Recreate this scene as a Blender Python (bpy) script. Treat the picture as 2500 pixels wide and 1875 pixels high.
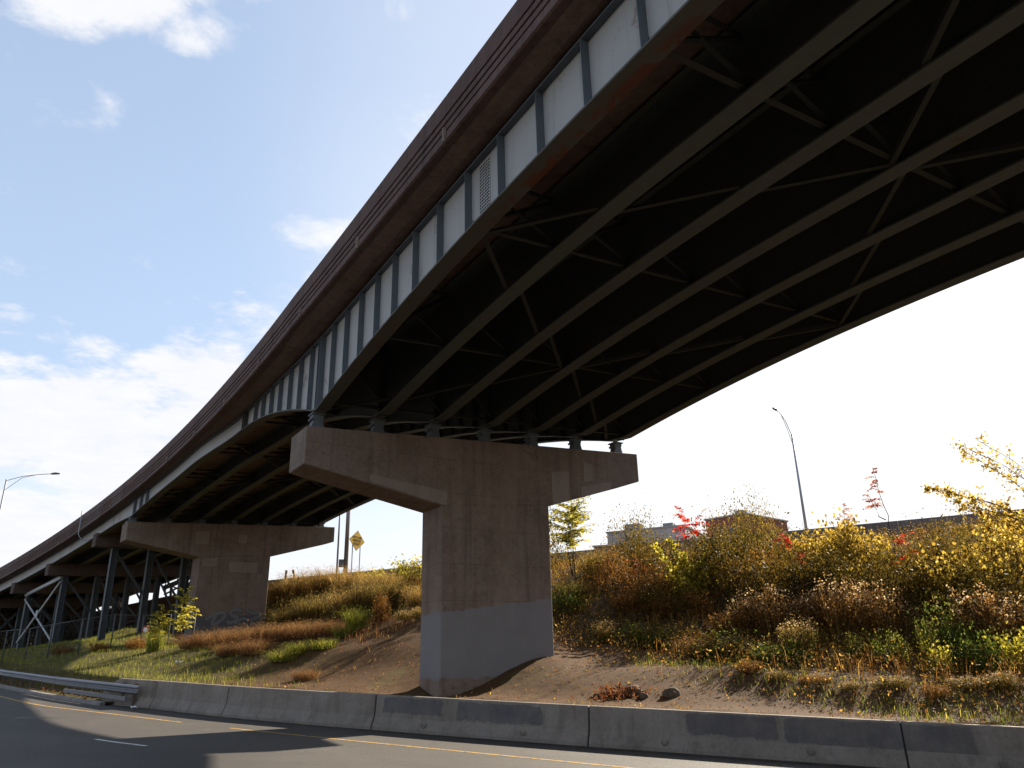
import bpy, math, random
import numpy as np
from mathutils import Vector, Matrix, noise as mnoise
for o in list(bpy.data.objects): bpy.data.objects.remove(o)
SC = bpy.context.scene
COL = SC.collection
R = math.radians

# ------------------------------------------------------------------ camera
# the camera stands at the world origin, 2.1 m above the carriageway
FPX, PITCH, ROLL = 1847.38, 0.346224, -0.023499      # focal length in pixels of a 2500 px wide picture
cf, sf = math.cos(PITCH), math.sin(PITCH)
W_ = np.array([0, cf, sf]); r0 = np.array([1., 0, 0]); u0 = np.array([0, -sf, cf])
cr, sr = math.cos(ROLL), math.sin(ROLL)
R_ = cr * r0 + sr * u0
U_ = -sr * r0 + cr * u0
cam = bpy.data.cameras.new('camera')
cam.sensor_width = 36.0
cam.lens = FPX / 2500 * 36.0
cam.clip_start = 0.05
cam.clip_end = 5000
camo = bpy.data.objects.new('camera', cam)
COL.objects.link(camo)
camo.matrix_world = Matrix(((R_[0], U_[0], -W_[0], 0), (R_[1], U_[1], -W_[1], 0), (R_[2], U_[2], -W_[2], 0), (0, 0, 0, 1)))
SC.camera = camo

# ------------------------------------------------------------------ sun and sky
SUN_AZ, SUN_EL = R(39.2), R(30.2)                     # azimuth measured from +Y towards +X
SUN_DIR = Vector((math.sin(SUN_AZ) * math.cos(SUN_EL), math.cos(SUN_AZ) * math.cos(SUN_EL), math.sin(SUN_EL)))
SUN_STRENGTH, SKY_STRENGTH, EXPOSURE = 5.0, 0.068, 1.5
sun = bpy.data.lights.new('sun', 'SUN')
sun.energy = SUN_STRENGTH
sun.angle = R(0.55)
sun.color = (1.0, 0.9, 0.74)
suno = bpy.data.objects.new('sun', sun)
COL.objects.link(suno)
suno.rotation_euler = SUN_DIR.to_track_quat('Z', 'Y').to_euler()
suno.location = SUN_DIR * 60

world = bpy.data.worlds.new('World')
SC.world = world
world.use_nodes = True
SC.view_settings.view_transform = 'Standard'
SC.view_settings.look = 'None'
SC.view_settings.exposure = EXPOSURE
SC.view_settings.gamma = 1.0
SC.view_settings.use_curve_mapping = False


class NB:
    """small helper to write node trees"""
    def __init__(s, tree): s.t = tree; s.n = tree.nodes; s.l = tree.links
    def new(s, typ, **kw):
        n = s.n.new(typ)
        for k, v in kw.items(): setattr(n, k, v)
        return n
    def put(s, sock, v):
        if isinstance(v, bpy.types.NodeSocket): s.l.new(v, sock)
        elif v is not None:
            if isinstance(v, (tuple, list)) and sock.type == 'RGBA' and len(v) == 3: v = (*v, 1)
            sock.default_value = v
    def math(s, op, a, b=0.0, c=0.0, clamp=False):
        n = s.new('ShaderNodeMath', operation=op, use_clamp=clamp)
        s.put(n.inputs[0], a); s.put(n.inputs[1], b); s.put(n.inputs[2], c)
        return n.outputs[0]
    def vmath(s, op, a, b=None, out=0):
        n = s.new('ShaderNodeVectorMath', operation=op)
        s.put(n.inputs[0], a)
        if b is not None: s.put(n.inputs[1], b)
        return n.outputs['Value' if out else 'Vector']
    def mix(s, f, a, b, blend='MIX'):
        n = s.new('ShaderNodeMix', data_type='RGBA', blend_type=blend)
        s.put(n.inputs[0], f); s.put(n.inputs[6], a); s.put(n.inputs[7], b)
        return n.outputs[2]
    def noise(s, vec, scale, detail=4, rough=.55, dist=0.0, out='Fac'):
        n = s.new('ShaderNodeTexNoise')
        if vec is not None: s.l.new(vec, n.inputs['Vector'])
        n.inputs['Scale'].default_value = scale; n.inputs['Detail'].default_value = detail
        n.inputs['Roughness'].default_value = rough; n.inputs['Distortion'].default_value = dist
        return n.outputs[out]
    def ramp(s, f, stops, interp='LINEAR'):
        n = s.new('ShaderNodeValToRGB'); n.color_ramp.interpolation = interp
        e = n.color_ramp.elements
        while len(e) < len(stops): e.new(0.5)
        for q, (p, c) in zip(e, stops):
            q.position = p
            q.color = (c, c, c, 1) if isinstance(c, (int, float)) else (*c, 1)
        s.put(n.inputs[0], f)
        return n.outputs[0]
    def step(s, v, lo, hi):
        n = s.new('ShaderNodeMapRange', interpolation_type='SMOOTHSTEP')
        s.put(n.inputs[0], v); s.put(n.inputs[1], lo); s.put(n.inputs[2], hi)
        return n.outputs[0]
    def mapv(s, vec, scale=(1, 1, 1), loc=(0, 0, 0), rot=(0, 0, 0)):
        n = s.new('ShaderNodeMapping'); s.l.new(vec, n.inputs[0])
        n.inputs['Scale'].default_value = scale; n.inputs['Location'].default_value = loc; n.inputs['Rotation'].default_value = rot
        return n.outputs[0]
    def sep(s, vec):
        n = s.new('ShaderNodeSeparateXYZ'); s.l.new(vec, n.inputs[0]); return n.outputs


def build_world():
    b = NB(world.node_tree); b.n.clear()
    tc = b.new('ShaderNodeTexCoord').outputs['Generated']
    sky = b.new('ShaderNodeTexSky', sky_type='NISHITA')
    sky.sun_disc = False
    sky.sun_elevation = SUN_EL
    sky.sun_rotation = SUN_AZ
    sky.air_density = 1.0; sky.dust_density = 1.2; sky.ozone_density = 2.0
    d = b.vmath('NORMALIZE', tc)
    x, y, z = b.sep(d)
    # flat cloud layer: the direction projected on a plane overhead
    zz = b.math('MAXIMUM', b.math('ADD', z, 0.10), 0.04)
    cv = b.new('ShaderNodeCombineXYZ')
    b.put(cv.inputs[0], b.math('DIVIDE', x, zz)); b.put(cv.inputs[1], b.math('DIVIDE', y, zz)); b.put(cv.inputs[2], 0.0)
    p = b.mapv(cv.outputs[0], loc=(3.3, 1.15, 0))
    n2 = b.noise(p, 1.9, 8, .62, 0.35)
    n3 = b.noise(p, 6.5, 8, .65, 0.3)
    dens = b.math('ADD', b.math('MULTIPLY', b.noise(p, 0.55, 2, .5), .45), b.math('MULTIPLY', n2, .55))
    cover = b.ramp(z, [(0.0, .10), (.18, .06), (.33, .0), (.8, .0)])
    base = b.math('ADD', dens, cover)
    # the cumulus that stand in this part of the sky: centre column, row, half sizes (as seen), weight
    blob = None
    for (cx, cy, rx, ry, wt) in ((330, -10, 330, 150, .42), (470, 70, 170, 110, .36), (660, -10, 130, 60, .24), (780, 572, 110, 50, .07), (120, 1040, 420, 170, .52), (470, 1000, 200, 170, .45), (40, 1300, 340, 120, .5), (330, 1180, 230, 90, .4), (20, 770, 60, 30, .10), (1010, 20, 90, 46, .14)):
        def pl(px, py):
            v = R_ * (px - 1250) / FPX - U_ * (py - 937.5) / FPX + W_; v = v / np.linalg.norm(v)
            return np.array([v[0], v[1], 0]) / max(v[2] + .10, .04)
        c0, ax, ay = pl(cx, cy), pl(cx + rx, cy) - pl(cx, cy), pl(cx, cy - ry) - pl(cx, cy)
        M2 = np.linalg.inv(np.array([[ax[0], ay[0]], [ax[1], ay[1]]]))
        q = b.vmath('SUBTRACT', cv.outputs[0], tuple(c0))
        ux = b.vmath('DOT_PRODUCT', q, (M2[0, 0], M2[0, 1], 0), out=1); uy = b.vmath('DOT_PRODUCT', q, (M2[1, 0], M2[1, 1], 0), out=1)
        g = b.math('SUBTRACT', 1.0, b.math('ADD', b.math('MULTIPLY', ux, ux), b.math('MULTIPLY', uy, uy)))
        g = b.math('MULTIPLY', b.math('MAXIMUM', g, -1.0), wt)
        blob = g if blob is None else b.math('MAXIMUM', blob, g)
    sd = b.vmath('DOT_PRODUCT', d, tuple(SUN_DIR), out=1)
    veil = b.math('MULTIPLY', b.step(sd, .58, .90), b.ramp(z, [(.42, 1.0), (.66, .35), (1, .35)]))                       # thin bright cirrus round the sun
    wisp = b.math('ADD', b.math('MULTIPLY', b.math('SUBTRACT', n2, .5), .9), b.math('MULTIPLY', b.math('SUBTRACT', n3, .5), .55))
    m1 = b.step(b.math('ADD', b.math('MULTIPLY', wisp, 1.5), blob), -.02, .30)
    m0 = b.step(base, .60, .72)
    m = b.math('MULTIPLY', b.math('MAXIMUM', m1, m0), b.step(z, -.02, .05))
    cc = b.mix(n3, (.80, .82, .90), (1.0, .99, .98))
    cg = b.vmath('SCALE', cc); b.put(cg.node.inputs['Scale'], 5.6)
    air = b.mix(b.ramp(z, [(0, .75), (.25, .62), (.6, .5), (1, .45)]), sky.outputs[0], (3.65, 4.45, 5.65))
    air = b.mix(b.math('MULTIPLY', b.step(z, .30, .08), .85), air, (5.3, 5.4, 5.6))
    col = b.mix(b.math('MULTIPLY', m, .95), air, cg)
    vg = b.vmath('SCALE', (1.0, .99, .97)); b.put(vg.node.inputs['Scale'], 5.8)
    haze = b.math('MULTIPLY', veil, b.ramp(b.noise(p, .8, 4), [(.2, .6), (.7, 1.0)]))
    col = b.mix(b.math('MULTIPLY', haze, .9), col, vg)
    bg = b.new('ShaderNodeBackground'); b.put(bg.inputs[0], col); bg.inputs[1].default_value = SKY_STRENGTH
    b.l.new(bg.outputs[0], b.new('ShaderNodeOutputWorld').inputs[0])


build_world()

# ------------------------------------------------------------------ materials
MATS = {}


def material(name, fn, rough=.85, spec=.25, metal=0.0):
    m = bpy.data.materials.new(name); m.use_nodes = True
    b = NB(m.node_tree); b.n.clear()
    pr = b.new('ShaderNodeBsdfPrincipled')
    pr.inputs['Roughness'].default_value = rough
    pr.inputs['Specular IOR Level'].default_value = spec
    pr.inputs['Metallic'].default_value = metal
    b.l.new(pr.outputs[0], b.new('ShaderNodeOutputMaterial').inputs[0])
    co = b.new('ShaderNodeTexCoord').outputs['Object']
    r = fn(b, co)
    c, h = r if isinstance(r, tuple) and len(r) == 2 else (r, None)
    b.put(pr.inputs['Base Color'], c)
    if h is not None:
        bp = b.new('ShaderNodeBump'); bp.inputs['Strength'].default_value = .5; bp.inputs['Distance'].default_value = .02
        b.put(bp.inputs['Height'], h); b.l.new(bp.outputs[0], pr.inputs['Normal'])
    MATS[name] = m
    return m


def geo(b): return b.new('ShaderNodeNewGeometry').outputs['Position']


PH = 0.521408
GU = np.array([math.sin(PH), -math.cos(PH), 0]); GN = np.array([math.cos(PH), math.sin(PH), 0])
GP = np.array([-6.6729, 24.233308, 0])


def concrete(c0, c1, c2, streak=.5, scale=1.0, forms=False):
    def f(b, co):
        p = geo(b)
        n1 = b.noise(p, .7 * scale, 6, .65); n2 = b.noise(p, 9 * scale, 4, .6)
        st = b.noise(b.mapv(p, (2.6, 2.6, .12)), 1.3, 5, .6)
        f1 = b.math('ADD', b.math('MULTIPLY', n1, .6), b.math('MULTIPLY', n2, .4))
        c = b.ramp(f1, [(.3, c0), (.52, c1), (.72, c2)])
        c = b.mix(b.math('MULTIPLY', b.step(st, .5, .72), streak), c, tuple(.62 * q for q in c0))
        c = b.mix(b.math('MULTIPLY', b.step(st, .46, .3), streak * .4), c, tuple(min(1, 1.15 * q) for q in c2))
        if forms:
            x, y, z = b.sep(p)
            fz = b.math('ABSOLUTE', b.math('SUBTRACT', b.math('FRACT', b.math('MULTIPLY', b.math('ADD', z, 7.3), 1 / 1.22)), .5))
            c = b.mix(b.math('MULTIPLY', b.step(fz, .012, .004), .45), c, tuple(.5 * q for q in c0))
            th = b.vmath('DOT_PRODUCT', p, (.84, .54, 0), out=1)
            fx = b.math('ABSOLUTE', b.math('SUBTRACT', b.math('FRACT', b.math('MULTIPLY', th, 1 / 2.44)), .5))
            c = b.mix(b.math('MULTIPLY', b.step(fx, .006, .002), .3), c, tuple(.55 * q for q in c0))
            hx_ = b.math('MULTIPLY', b.math('SUBTRACT', b.math('FRACT', b.math('MULTIPLY', th, 1 / .81)), .5), .81)
            hz_ = b.math('MULTIPLY', b.math('SUBTRACT', b.math('FRACT', b.math('MULTIPLY', b.math('ADD', z, .31), 1 / 1.22)), .5), 1.22)
            rr_ = b.math('ADD', b.math('MULTIPLY', hx_, hx_), b.math('MULTIPLY', hz_, hz_))
            c = b.mix(b.math('MULTIPLY', b.step(rr_, .0016, .0007), .55), c, tuple(.35 * q for q in c0))
            vo = b.new('ShaderNodeTexVoronoi', feature='DISTANCE_TO_EDGE'); b.l.new(b.mapv(b.vmath('ADD', p, b.vmath('SCALE', b.noise(p, 1.5, 5, .7, out='Color'))), (.5, .5, .35)), vo.inputs['Vector']); vo.inputs['Scale'].default_value = .8
            c = b.mix(b.math('MULTIPLY', b.math('MULTIPLY', b.step(vo.outputs[0], .006, .002), b.step(n1, .5, .62)), .6), c, tuple(.4 * q for q in c0))
            eff = b.math('MULTIPLY', b.step(b.noise(b.mapv(p, (3.5, 3.5, .09), loc=(5, 2, 0)), 1.2, 6, .65), .66, .78), .35)
            c = b.mix(eff, c, tuple(min(1, 1.5 * q) for q in c2))
            blot = b.step(b.noise(p, .9, 6, .7), .56, .68); c = b.mix(b.math('MULTIPLY', blot, .3), c, tuple(.6 * q for q in c0))
        return c, b.math('ADD', n2, b.noise(p, 40, 3))
    return f


def pier_paint(c0, c1, c2, org, dirn, a, k, lo, paint):
    """concrete with a grey anti graffiti coat up to a ragged sloping line"""
    base = concrete(c0, c1, c2, forms=True)
    def f(b, co):
        c, h = base(b, co)
        p = geo(b)
        t = b.vmath('DOT_PRODUCT', b.vmath('SUBTRACT', p, tuple(org)), tuple(dirn), out=1)
        z = b.sep(p)[2]
        up = b.math('ADD', b.math('MULTIPLY', t, k), a)
        rag = b.math('MULTIPLY', b.math('SUBTRACT', b.noise(p, 2.2, 5, .7), .5), .35)
        m = b.step(b.math('SUBTRACT', b.math('ADD', up, rag), z), -.02, .03)
        m2 = b.step(b.math('SUBTRACT', z, b.math('ADD', lo, rag)), -.04, .06)
        pc = b.mix(b.noise(p, 1.6, 4), tuple(.86 * q for q in paint), tuple(1.1 * q for q in paint))
        return b.mix(b.math('MULTIPLY', m, m2), c, pc), h
    return f


BROWN = ((.120, .083, .060), (.185, .136, .103), (.24, .184, .145))
material('pier_concrete', pier_paint(*BROWN, GP, GN, .90, .119, -.62, (.185, .176, .172)))
material('pier_two_concrete', pier_paint(*BROWN, GP + GU * -31, GN, 2.9, .04, -5, (.10, .098, .102)))
material('cap_concrete', concrete(*BROWN, forms=True))
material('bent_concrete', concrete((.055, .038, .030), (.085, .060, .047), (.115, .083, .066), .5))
material('patch_concrete', concrete((.18, .14, .11), (.235, .185, .148), (.28, .225, .183), .25))
material('parapet_concrete', concrete((.07, .039, .032), (.105, .062, .051), (.14, .088, .074), .55))
material('parapet_pale', concrete((.085, .056, .05), (.12, .082, .073), (.15, .108, .097), .4))
material('soffit_concrete', concrete((.105, .064, .047), (.17, .11, .082), (.23, .155, .118), .5))
material('deck_underside', concrete((.02, .018, .016), (.035, .03, .026), (.05, .042, .035), .4))
material('asphalt_top', lambda b, co: b.ramp(b.noise(geo(b), 30, 3), [(.3, (.05, .05, .05)), (.7, (.08, .078, .075))]))
material('wall_concrete', concrete((.12, .1, .095), (.19, .16, .15), (.26, .22, .2), .4))
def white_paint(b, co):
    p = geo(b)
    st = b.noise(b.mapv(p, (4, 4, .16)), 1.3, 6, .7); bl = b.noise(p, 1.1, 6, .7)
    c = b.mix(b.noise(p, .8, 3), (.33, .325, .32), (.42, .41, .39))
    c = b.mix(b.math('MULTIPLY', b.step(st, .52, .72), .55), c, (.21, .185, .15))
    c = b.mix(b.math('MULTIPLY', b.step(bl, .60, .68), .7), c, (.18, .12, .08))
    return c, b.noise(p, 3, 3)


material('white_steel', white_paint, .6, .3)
material('blue_shaded_steel', lambda b, co: b.mix(b.step(b.noise(b.mapv(geo(b), (2, 2, .5)), 1.6, 6, .7), .58, .72), b.mix(b.noise(geo(b), 3, 4), (.08, .10, .118), (.125, .145, .16)), (.10, .085, .07)), .6, .3)  # the web's paint, with the shade on side-facing plates put into the colour


def rusty(base, rust, lo, hi):
    def f(b, co):
        p = geo(b)
        m = b.step(b.noise(b.mapv(p, (1, 1, 1)), .55, 7, .72, .4), lo, hi)
        c = b.mix(b.noise(p, 4, 4), tuple(.8 * q for q in base), tuple(1.2 * q for q in base))
        rc = b.mix(b.noise(p, 7, 4), rust, tuple(.45 * q for q in rust))
        return b.mix(m, c, rc), b.noise(p, 20, 3)
    return f


material('flange_steel', rusty((.080, .084, .070), (.12, .065, .036), .62, .74), .7, .3)
def fascia_flange(b, co):
    p = geo(b); c, h = rusty((.080, .076, .060), (.13, .05, .027), .60, .70)(b, co)
    t = b.vmath('DOT_PRODUCT', b.vmath('SUBTRACT', p, tuple(GP)), tuple(GU), out=1)
    n = b.noise(p, 1.1, 7, .75, .5); band = b.math('MULTIPLY', b.step(t, 11.5, 13), b.step(t, 19.5, 17.5))
    n_ = b.vmath('DOT_PRODUCT', b.vmath('SUBTRACT', p, tuple(GP)), tuple(GN), out=1)
    m = b.math('MULTIPLY', b.math('MULTIPLY', b.step(n, .47, .55), band), b.step(n_, .12, .3))
    return b.mix(m, c, b.mix(b.noise(p, 9, 4), (.16, .042, .02), (.05, .018, .012))), h


material('flange_rusty', fascia_flange, .7, .3)
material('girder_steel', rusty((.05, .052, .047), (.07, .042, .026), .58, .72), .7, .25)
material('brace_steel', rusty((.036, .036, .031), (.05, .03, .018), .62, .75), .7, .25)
material('trestle_steel', rusty((.062, .075, .083), (.08, .05, .03), .66, .8), .6, .3)
material('brace_lit', rusty((.38, .40, .42), (.3, .22, .15), .7, .85), .55, .3)  # trestle steel with its sky-lit look put into a pale colour
material('bearing_steel', rusty((.11, .125, .13), (.16, .1, .06), .6, .75), .6, .3)
material('galvanised', lambda b, co: b.mix(b.noise(geo(b), 2.5, 6, .7), (.13, .133, .145), (.21, .215, .23)), .5, .4, .6)
material('post_steel', rusty((.16, .13, .10), (.2, .1, .05), .5, .65), .7, .3)
material('lamp_steel', lambda b, co: b.mix(b.noise(geo(b), 2, 3), (.28, .28, .3), (.36, .36, .38)), .5, .4, .3)
material('lamp_housing', lambda b, co: (.12, .125, .13), .5, .4)
material('wood_pole', lambda b, co: b.ramp(b.noise(b.mapv(geo(b), (9, 9, .5)), 2, 5), [(.3, (.20, .165, .145)), (.7, (.34, .29, .255))]), .9, .1)
material('sign_yellow', lambda b, co: b.mix(b.noise(geo(b), 5, 4), (.62, .34, .02), (.78, .46, .03)), .5, .4)
material('sign_black', lambda b, co: (.02, .018, .015), .6, .3)
material('sign_red', lambda b, co: (.45, .05, .05), .5, .4)
material('sign_white', lambda b, co: (.7, .7, .68), .5, .4)
material('sign_back', lambda b, co: (.16, .17, .19), .5, .4)
material('graffiti_paint', lambda b, co: b.mix(b.noise(geo(b), 4, 4), (.15, .147, .148), (.185, .18, .18)), .8, .2)
material('graffiti_dark', lambda b, co: b.mix(b.noise(geo(b), 3, 5, .7), (.098, .094, .096), (.118, .113, .115)), .8, .2)
material('brick_red', lambda b, co: b.mix(b.noise(geo(b), 1.2, 5), (.20, .07, .055), (.27, .10, .08)), .9, .1)
material('building_grey', lambda b, co: b.mix(b.noise(geo(b), .4, 5), (.30, .28, .28), (.40, .38, .37)), .9, .1)
material('roof_trim', lambda b, co: (.30, .27, .25), .7, .2)
material('window_glass', lambda b, co: (.03, .035, .04), .1, .5)
material('stone', lambda b, co: (b.ramp(b.noise(geo(b), 5, 6), [(.3, (.055, .036, .023)), (.7, (.14, .098, .066))]), b.noise(geo(b), 12, 5)), .9, .2)
material('litter_white', lambda b, co: (.75, .75, .76), .6, .3)
material('bark', lambda b, co: b.ramp(b.noise(b.mapv(geo(b), (8, 8, 2)), 3, 4), [(.3, (.04, .03, .025)), (.7, (.11, .085, .065))]), .95, .1)
material('stem_brown', lambda b, co: b.mix(b.noise(geo(b), 6, 3), (.10, .06, .035), (.19, .13, .075)), .9, .1)
material('stem_green', lambda b, co: b.mix(b.noise(geo(b), 6, 3), (.07, .08, .03), (.14, .13, .05)), .9, .1)


def asphalt(b, co):
    p = geo(b)
    n = b.noise(p, 120, 2, .7); big = b.noise(p, .35, 5, .6)
    tr = b.noise(b.mapv(p, (.5, .5, 1), rot=(0, 0, R(31))), .9, 4)
    tr = b.noise(b.mapv(p, (.06, 1.1, 1), rot=(0, 0, R(31))), 1.0, 4, .6)
    c = b.ramp(b.math('ADD', b.math('MULTIPLY', n, .55), b.math('MULTIPLY', big, .45)), [(.3, (.036, .031, .026)), (.55, (.066, .056, .048)), (.75, (.105, .091, .079))])
    c = b.mix(b.math('MULTIPLY', b.step(tr, .52, .7), .35), c, (.036, .033, .031))
    vo = b.new('ShaderNodeTexVoronoi', feature='DISTANCE_TO_EDGE'); wob = b.vmath('SCALE', b.noise(p, .9, 6, .7, out='Color')); b.put(wob.node.inputs['Scale'], 2.2)
    b.l.new(b.vmath('ADD', p, wob), vo.inputs['Vector']); vo.inputs['Scale'].default_value = .22
    c = b.mix(b.math('MULTIPLY', b.step(vo.outputs[0], .0045, .0015), b.math('MULTIPLY', b.step(big, .45, .55), .8)), c, (.018, .016, .015))
    sp = b.noise(b.mapv(p, (.35, 1.2, 1), rot=(0, 0, R(31))), 2.2, 5, .6)
    c = b.mix(b.math('MULTIPLY', b.step(sp, .62, .74), .4), c, (.105, .095, .085))
    return c, b.math('ADD', n, b.noise(p, 45, 3))


material('asphalt', asphalt, .7, .3)
material('line_yellow', lambda b, co: b.mix(b.step(b.noise(geo(b), 9, 6, .75), .45, .62), (.42, .25, .045), (.12, .09, .06)), .7, .3)
material('line_white', lambda b, co: b.mix(b.step(b.noise(geo(b), 9, 6, .75), .5, .66), (.62, .6, .56), (.16, .15, .14)), .7, .3)
material('crack_tar', lambda b, co: (.018, .017, .016), .5, .4)
material('kerb_concrete', concrete((.13, .115, .105), (.21, .185, .17), (.29, .26, .24), .4, 2))


def soil(b, co):
    p = geo(b)
    n1 = b.noise(p, .35, 6, .6); n2 = b.noise(p, 3.5, 8, .7); n3 = b.noise(p, 22, 4, .7)
    d = b.ramp(b.math('ADD', b.math('MULTIPLY', n2, .6), b.math('MULTIPLY', n3, .4)), [(.28, (.030, .0145, .006)), (.5, (.078, .041, .0175)), (.72, (.130, .076, .035))])
    g = b.ramp(n2, [(.3, (.045, .032, .012)), (.6, (.09, .075, .024)), (.8, (.15, .12, .045))])
    x, y, z = b.sep(p)
    hum = b.ramp(n2, [(.3, (.022, .016, .009)), (.7, (.055, .042, .022))])
    upm = b.step(b.math('ADD', z, b.math('MULTIPLY', b.math('SUBTRACT', n1, .5), 1.6)), .15, .9)
    upm = b.math('MULTIPLY', upm, b.step(x, -1.5, 2.5))
    d = b.mix(upm, d, hum)
    upl = b.math('MULTIPLY', b.step(z, 2.1, 2.9), b.step(x, 1.0, -3.0)); d = b.mix(upl, d, hum)
    gm = b.math('ADD', b.step(x, -9, -14), b.math('MULTIPLY', b.step(n1, .54, .64), .4), clamp=True)
    return b.mix(gm, d, g), b.math('ADD', b.math('MULTIPLY', n2, .9), b.math('MULTIPLY', n3, .6))


material('soil', soil, .95, .1)


def leaf_material(name, stops, trans=.5, rough=.6):
    m = bpy.data.materials.new(name); m.use_nodes = True
    b = NB(m.node_tree); b.n.clear()
    at = b.new('ShaderNodeAttribute'); at.attribute_name = 'tint'
    oi = b.new('ShaderNodeObjectInfo').outputs['Random']
    f = b.math('ADD', at.outputs['Fac'], b.math('MULTIPLY', b.math('SUBTRACT', oi, .5), .18), clamp=True)
    c = b.ramp(f, stops)
    df = b.new('ShaderNodeBsdfPrincipled'); df.inputs['Roughness'].default_value = rough; df.inputs['Specular IOR Level'].default_value = .04
    b.put(df.inputs['Base Color'], c)
    tr = b.new('ShaderNodeBsdfTranslucent')
    tcol = b.mix(.5, c, b.mix(1.0, c, (1.9, 1.7, 1.0), 'MULTIPLY'))
    b.put(tr.inputs[0], tcol)
    mx = b.new('ShaderNodeMixShader'); mx.inputs[0].default_value = trans
    b.l.new(df.outputs[0], mx.inputs[1]); b.l.new(tr.outputs[0], mx.inputs[2])
    b.l.new(mx.outputs[0], b.new('ShaderNodeOutputMaterial').inputs[0])
    MATS[name] = m


leaf_material('leaf_olive', [(0, (0.042, 0.038, 0.010)), (.45, (0.102, 0.078, 0.018)), (.8, (0.225, 0.155, 0.031)), (1, (0.450, 0.324, 0.077))])
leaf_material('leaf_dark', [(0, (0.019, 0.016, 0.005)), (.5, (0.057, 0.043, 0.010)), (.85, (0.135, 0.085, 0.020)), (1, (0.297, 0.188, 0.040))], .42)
leaf_material('leaf_gold', [(0, (0.117, 0.072, 0.014)), (.4, (0.273, 0.186, 0.032)), (.75, (0.494, 0.372, 0.075)), (1, (0.728, 0.600, 0.200))])
leaf_material('leaf_yellow', [(0, (.10, .11, .02)), (.4, (.27, .24, .03)), (.8, (.46, .40, .06)), (1, (.6, .55, .17))], .5)
leaf_material('leaf_red', [(0, (.16, .01, .012)), (.5, (.42, .02, .02)), (.85, (.55, .05, .03)), (1, (.5, .14, .04))], .55)
leaf_material('leaf_pink', [(0, (.2, .05, .05)), (.5, (.36, .11, .09)), (1, (.45, .22, .1))], .5)
leaf_material('leaf_green', [(0, (0.024, 0.039, 0.010)), (.5, (0.061, 0.086, 0.018)), (.85, (0.149, 0.163, 0.031)), (1, (0.297, 0.286, 0.061))])
leaf_material('leaf_brown', [(0, (0.045, 0.021, 0.007)), (.5, (0.150, 0.070, 0.022)), (.85, (0.315, 0.161, 0.046)), (1, (0.510, 0.308, 0.096))], .45)
leaf_material('straw', [(0, (0.098, 0.055, 0.020)), (.5, (0.218, 0.138, 0.050)), (.85, (0.356, 0.242, 0.090)), (1, (0.460, 0.341, 0.140))], .45)
leaf_material('straw_olive', [(0, (.05, .034, .012)), (.5, (.125, .09, .03)), (.85, (.23, .165, .055)), (1, (.33, .26, .09))], .45)
leaf_material('grass_green', [(0, (0.050, 0.069, 0.013)), (.5, (0.138, 0.156, 0.028)), (.85, (0.275, 0.269, 0.050)), (1, (0.413, 0.362, 0.099))], .5)
leaf_material('grass_rust', [(0, (.075, .034, .018)), (.5, (.165, .082, .04)), (.85, (.25, .145, .068)), (1, (.34, .23, .11))], .4)
leaf_material('fluff', [(0, (0.192, 0.115, 0.058)), (.6, (0.360, 0.241, 0.137)), (.9, (0.540, 0.414, 0.284)), (1, (0.744, 0.632, 0.504))], .5)
leaf_material('litter_leaf', [(0, (0.072, 0.022, 0.010)), (.5, (0.150, 0.050, 0.022)), (1, (0.216, 0.110, 0.050))], .3)

# ------------------------------------------------------------------ object helpers
GROUPS = {}


def tag(o, label=None, cat=None, group=None, kind=None):
    if label: o['label'] = label
    if cat: o['category'] = cat
    if group: o['group'] = group
    if kind: o['kind'] = kind
    return o


def link(o, parent=None):
    COL.objects.link(o)
    if parent: o.parent = parent
    return o


def empty(name, label, cat, loc=(0, 0, 0), group=None):
    o = bpy.data.objects.new(name, None); o.empty_display_size = .2
    o.location = loc
    link(o)
    return tag(o, label, cat, group)


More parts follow.
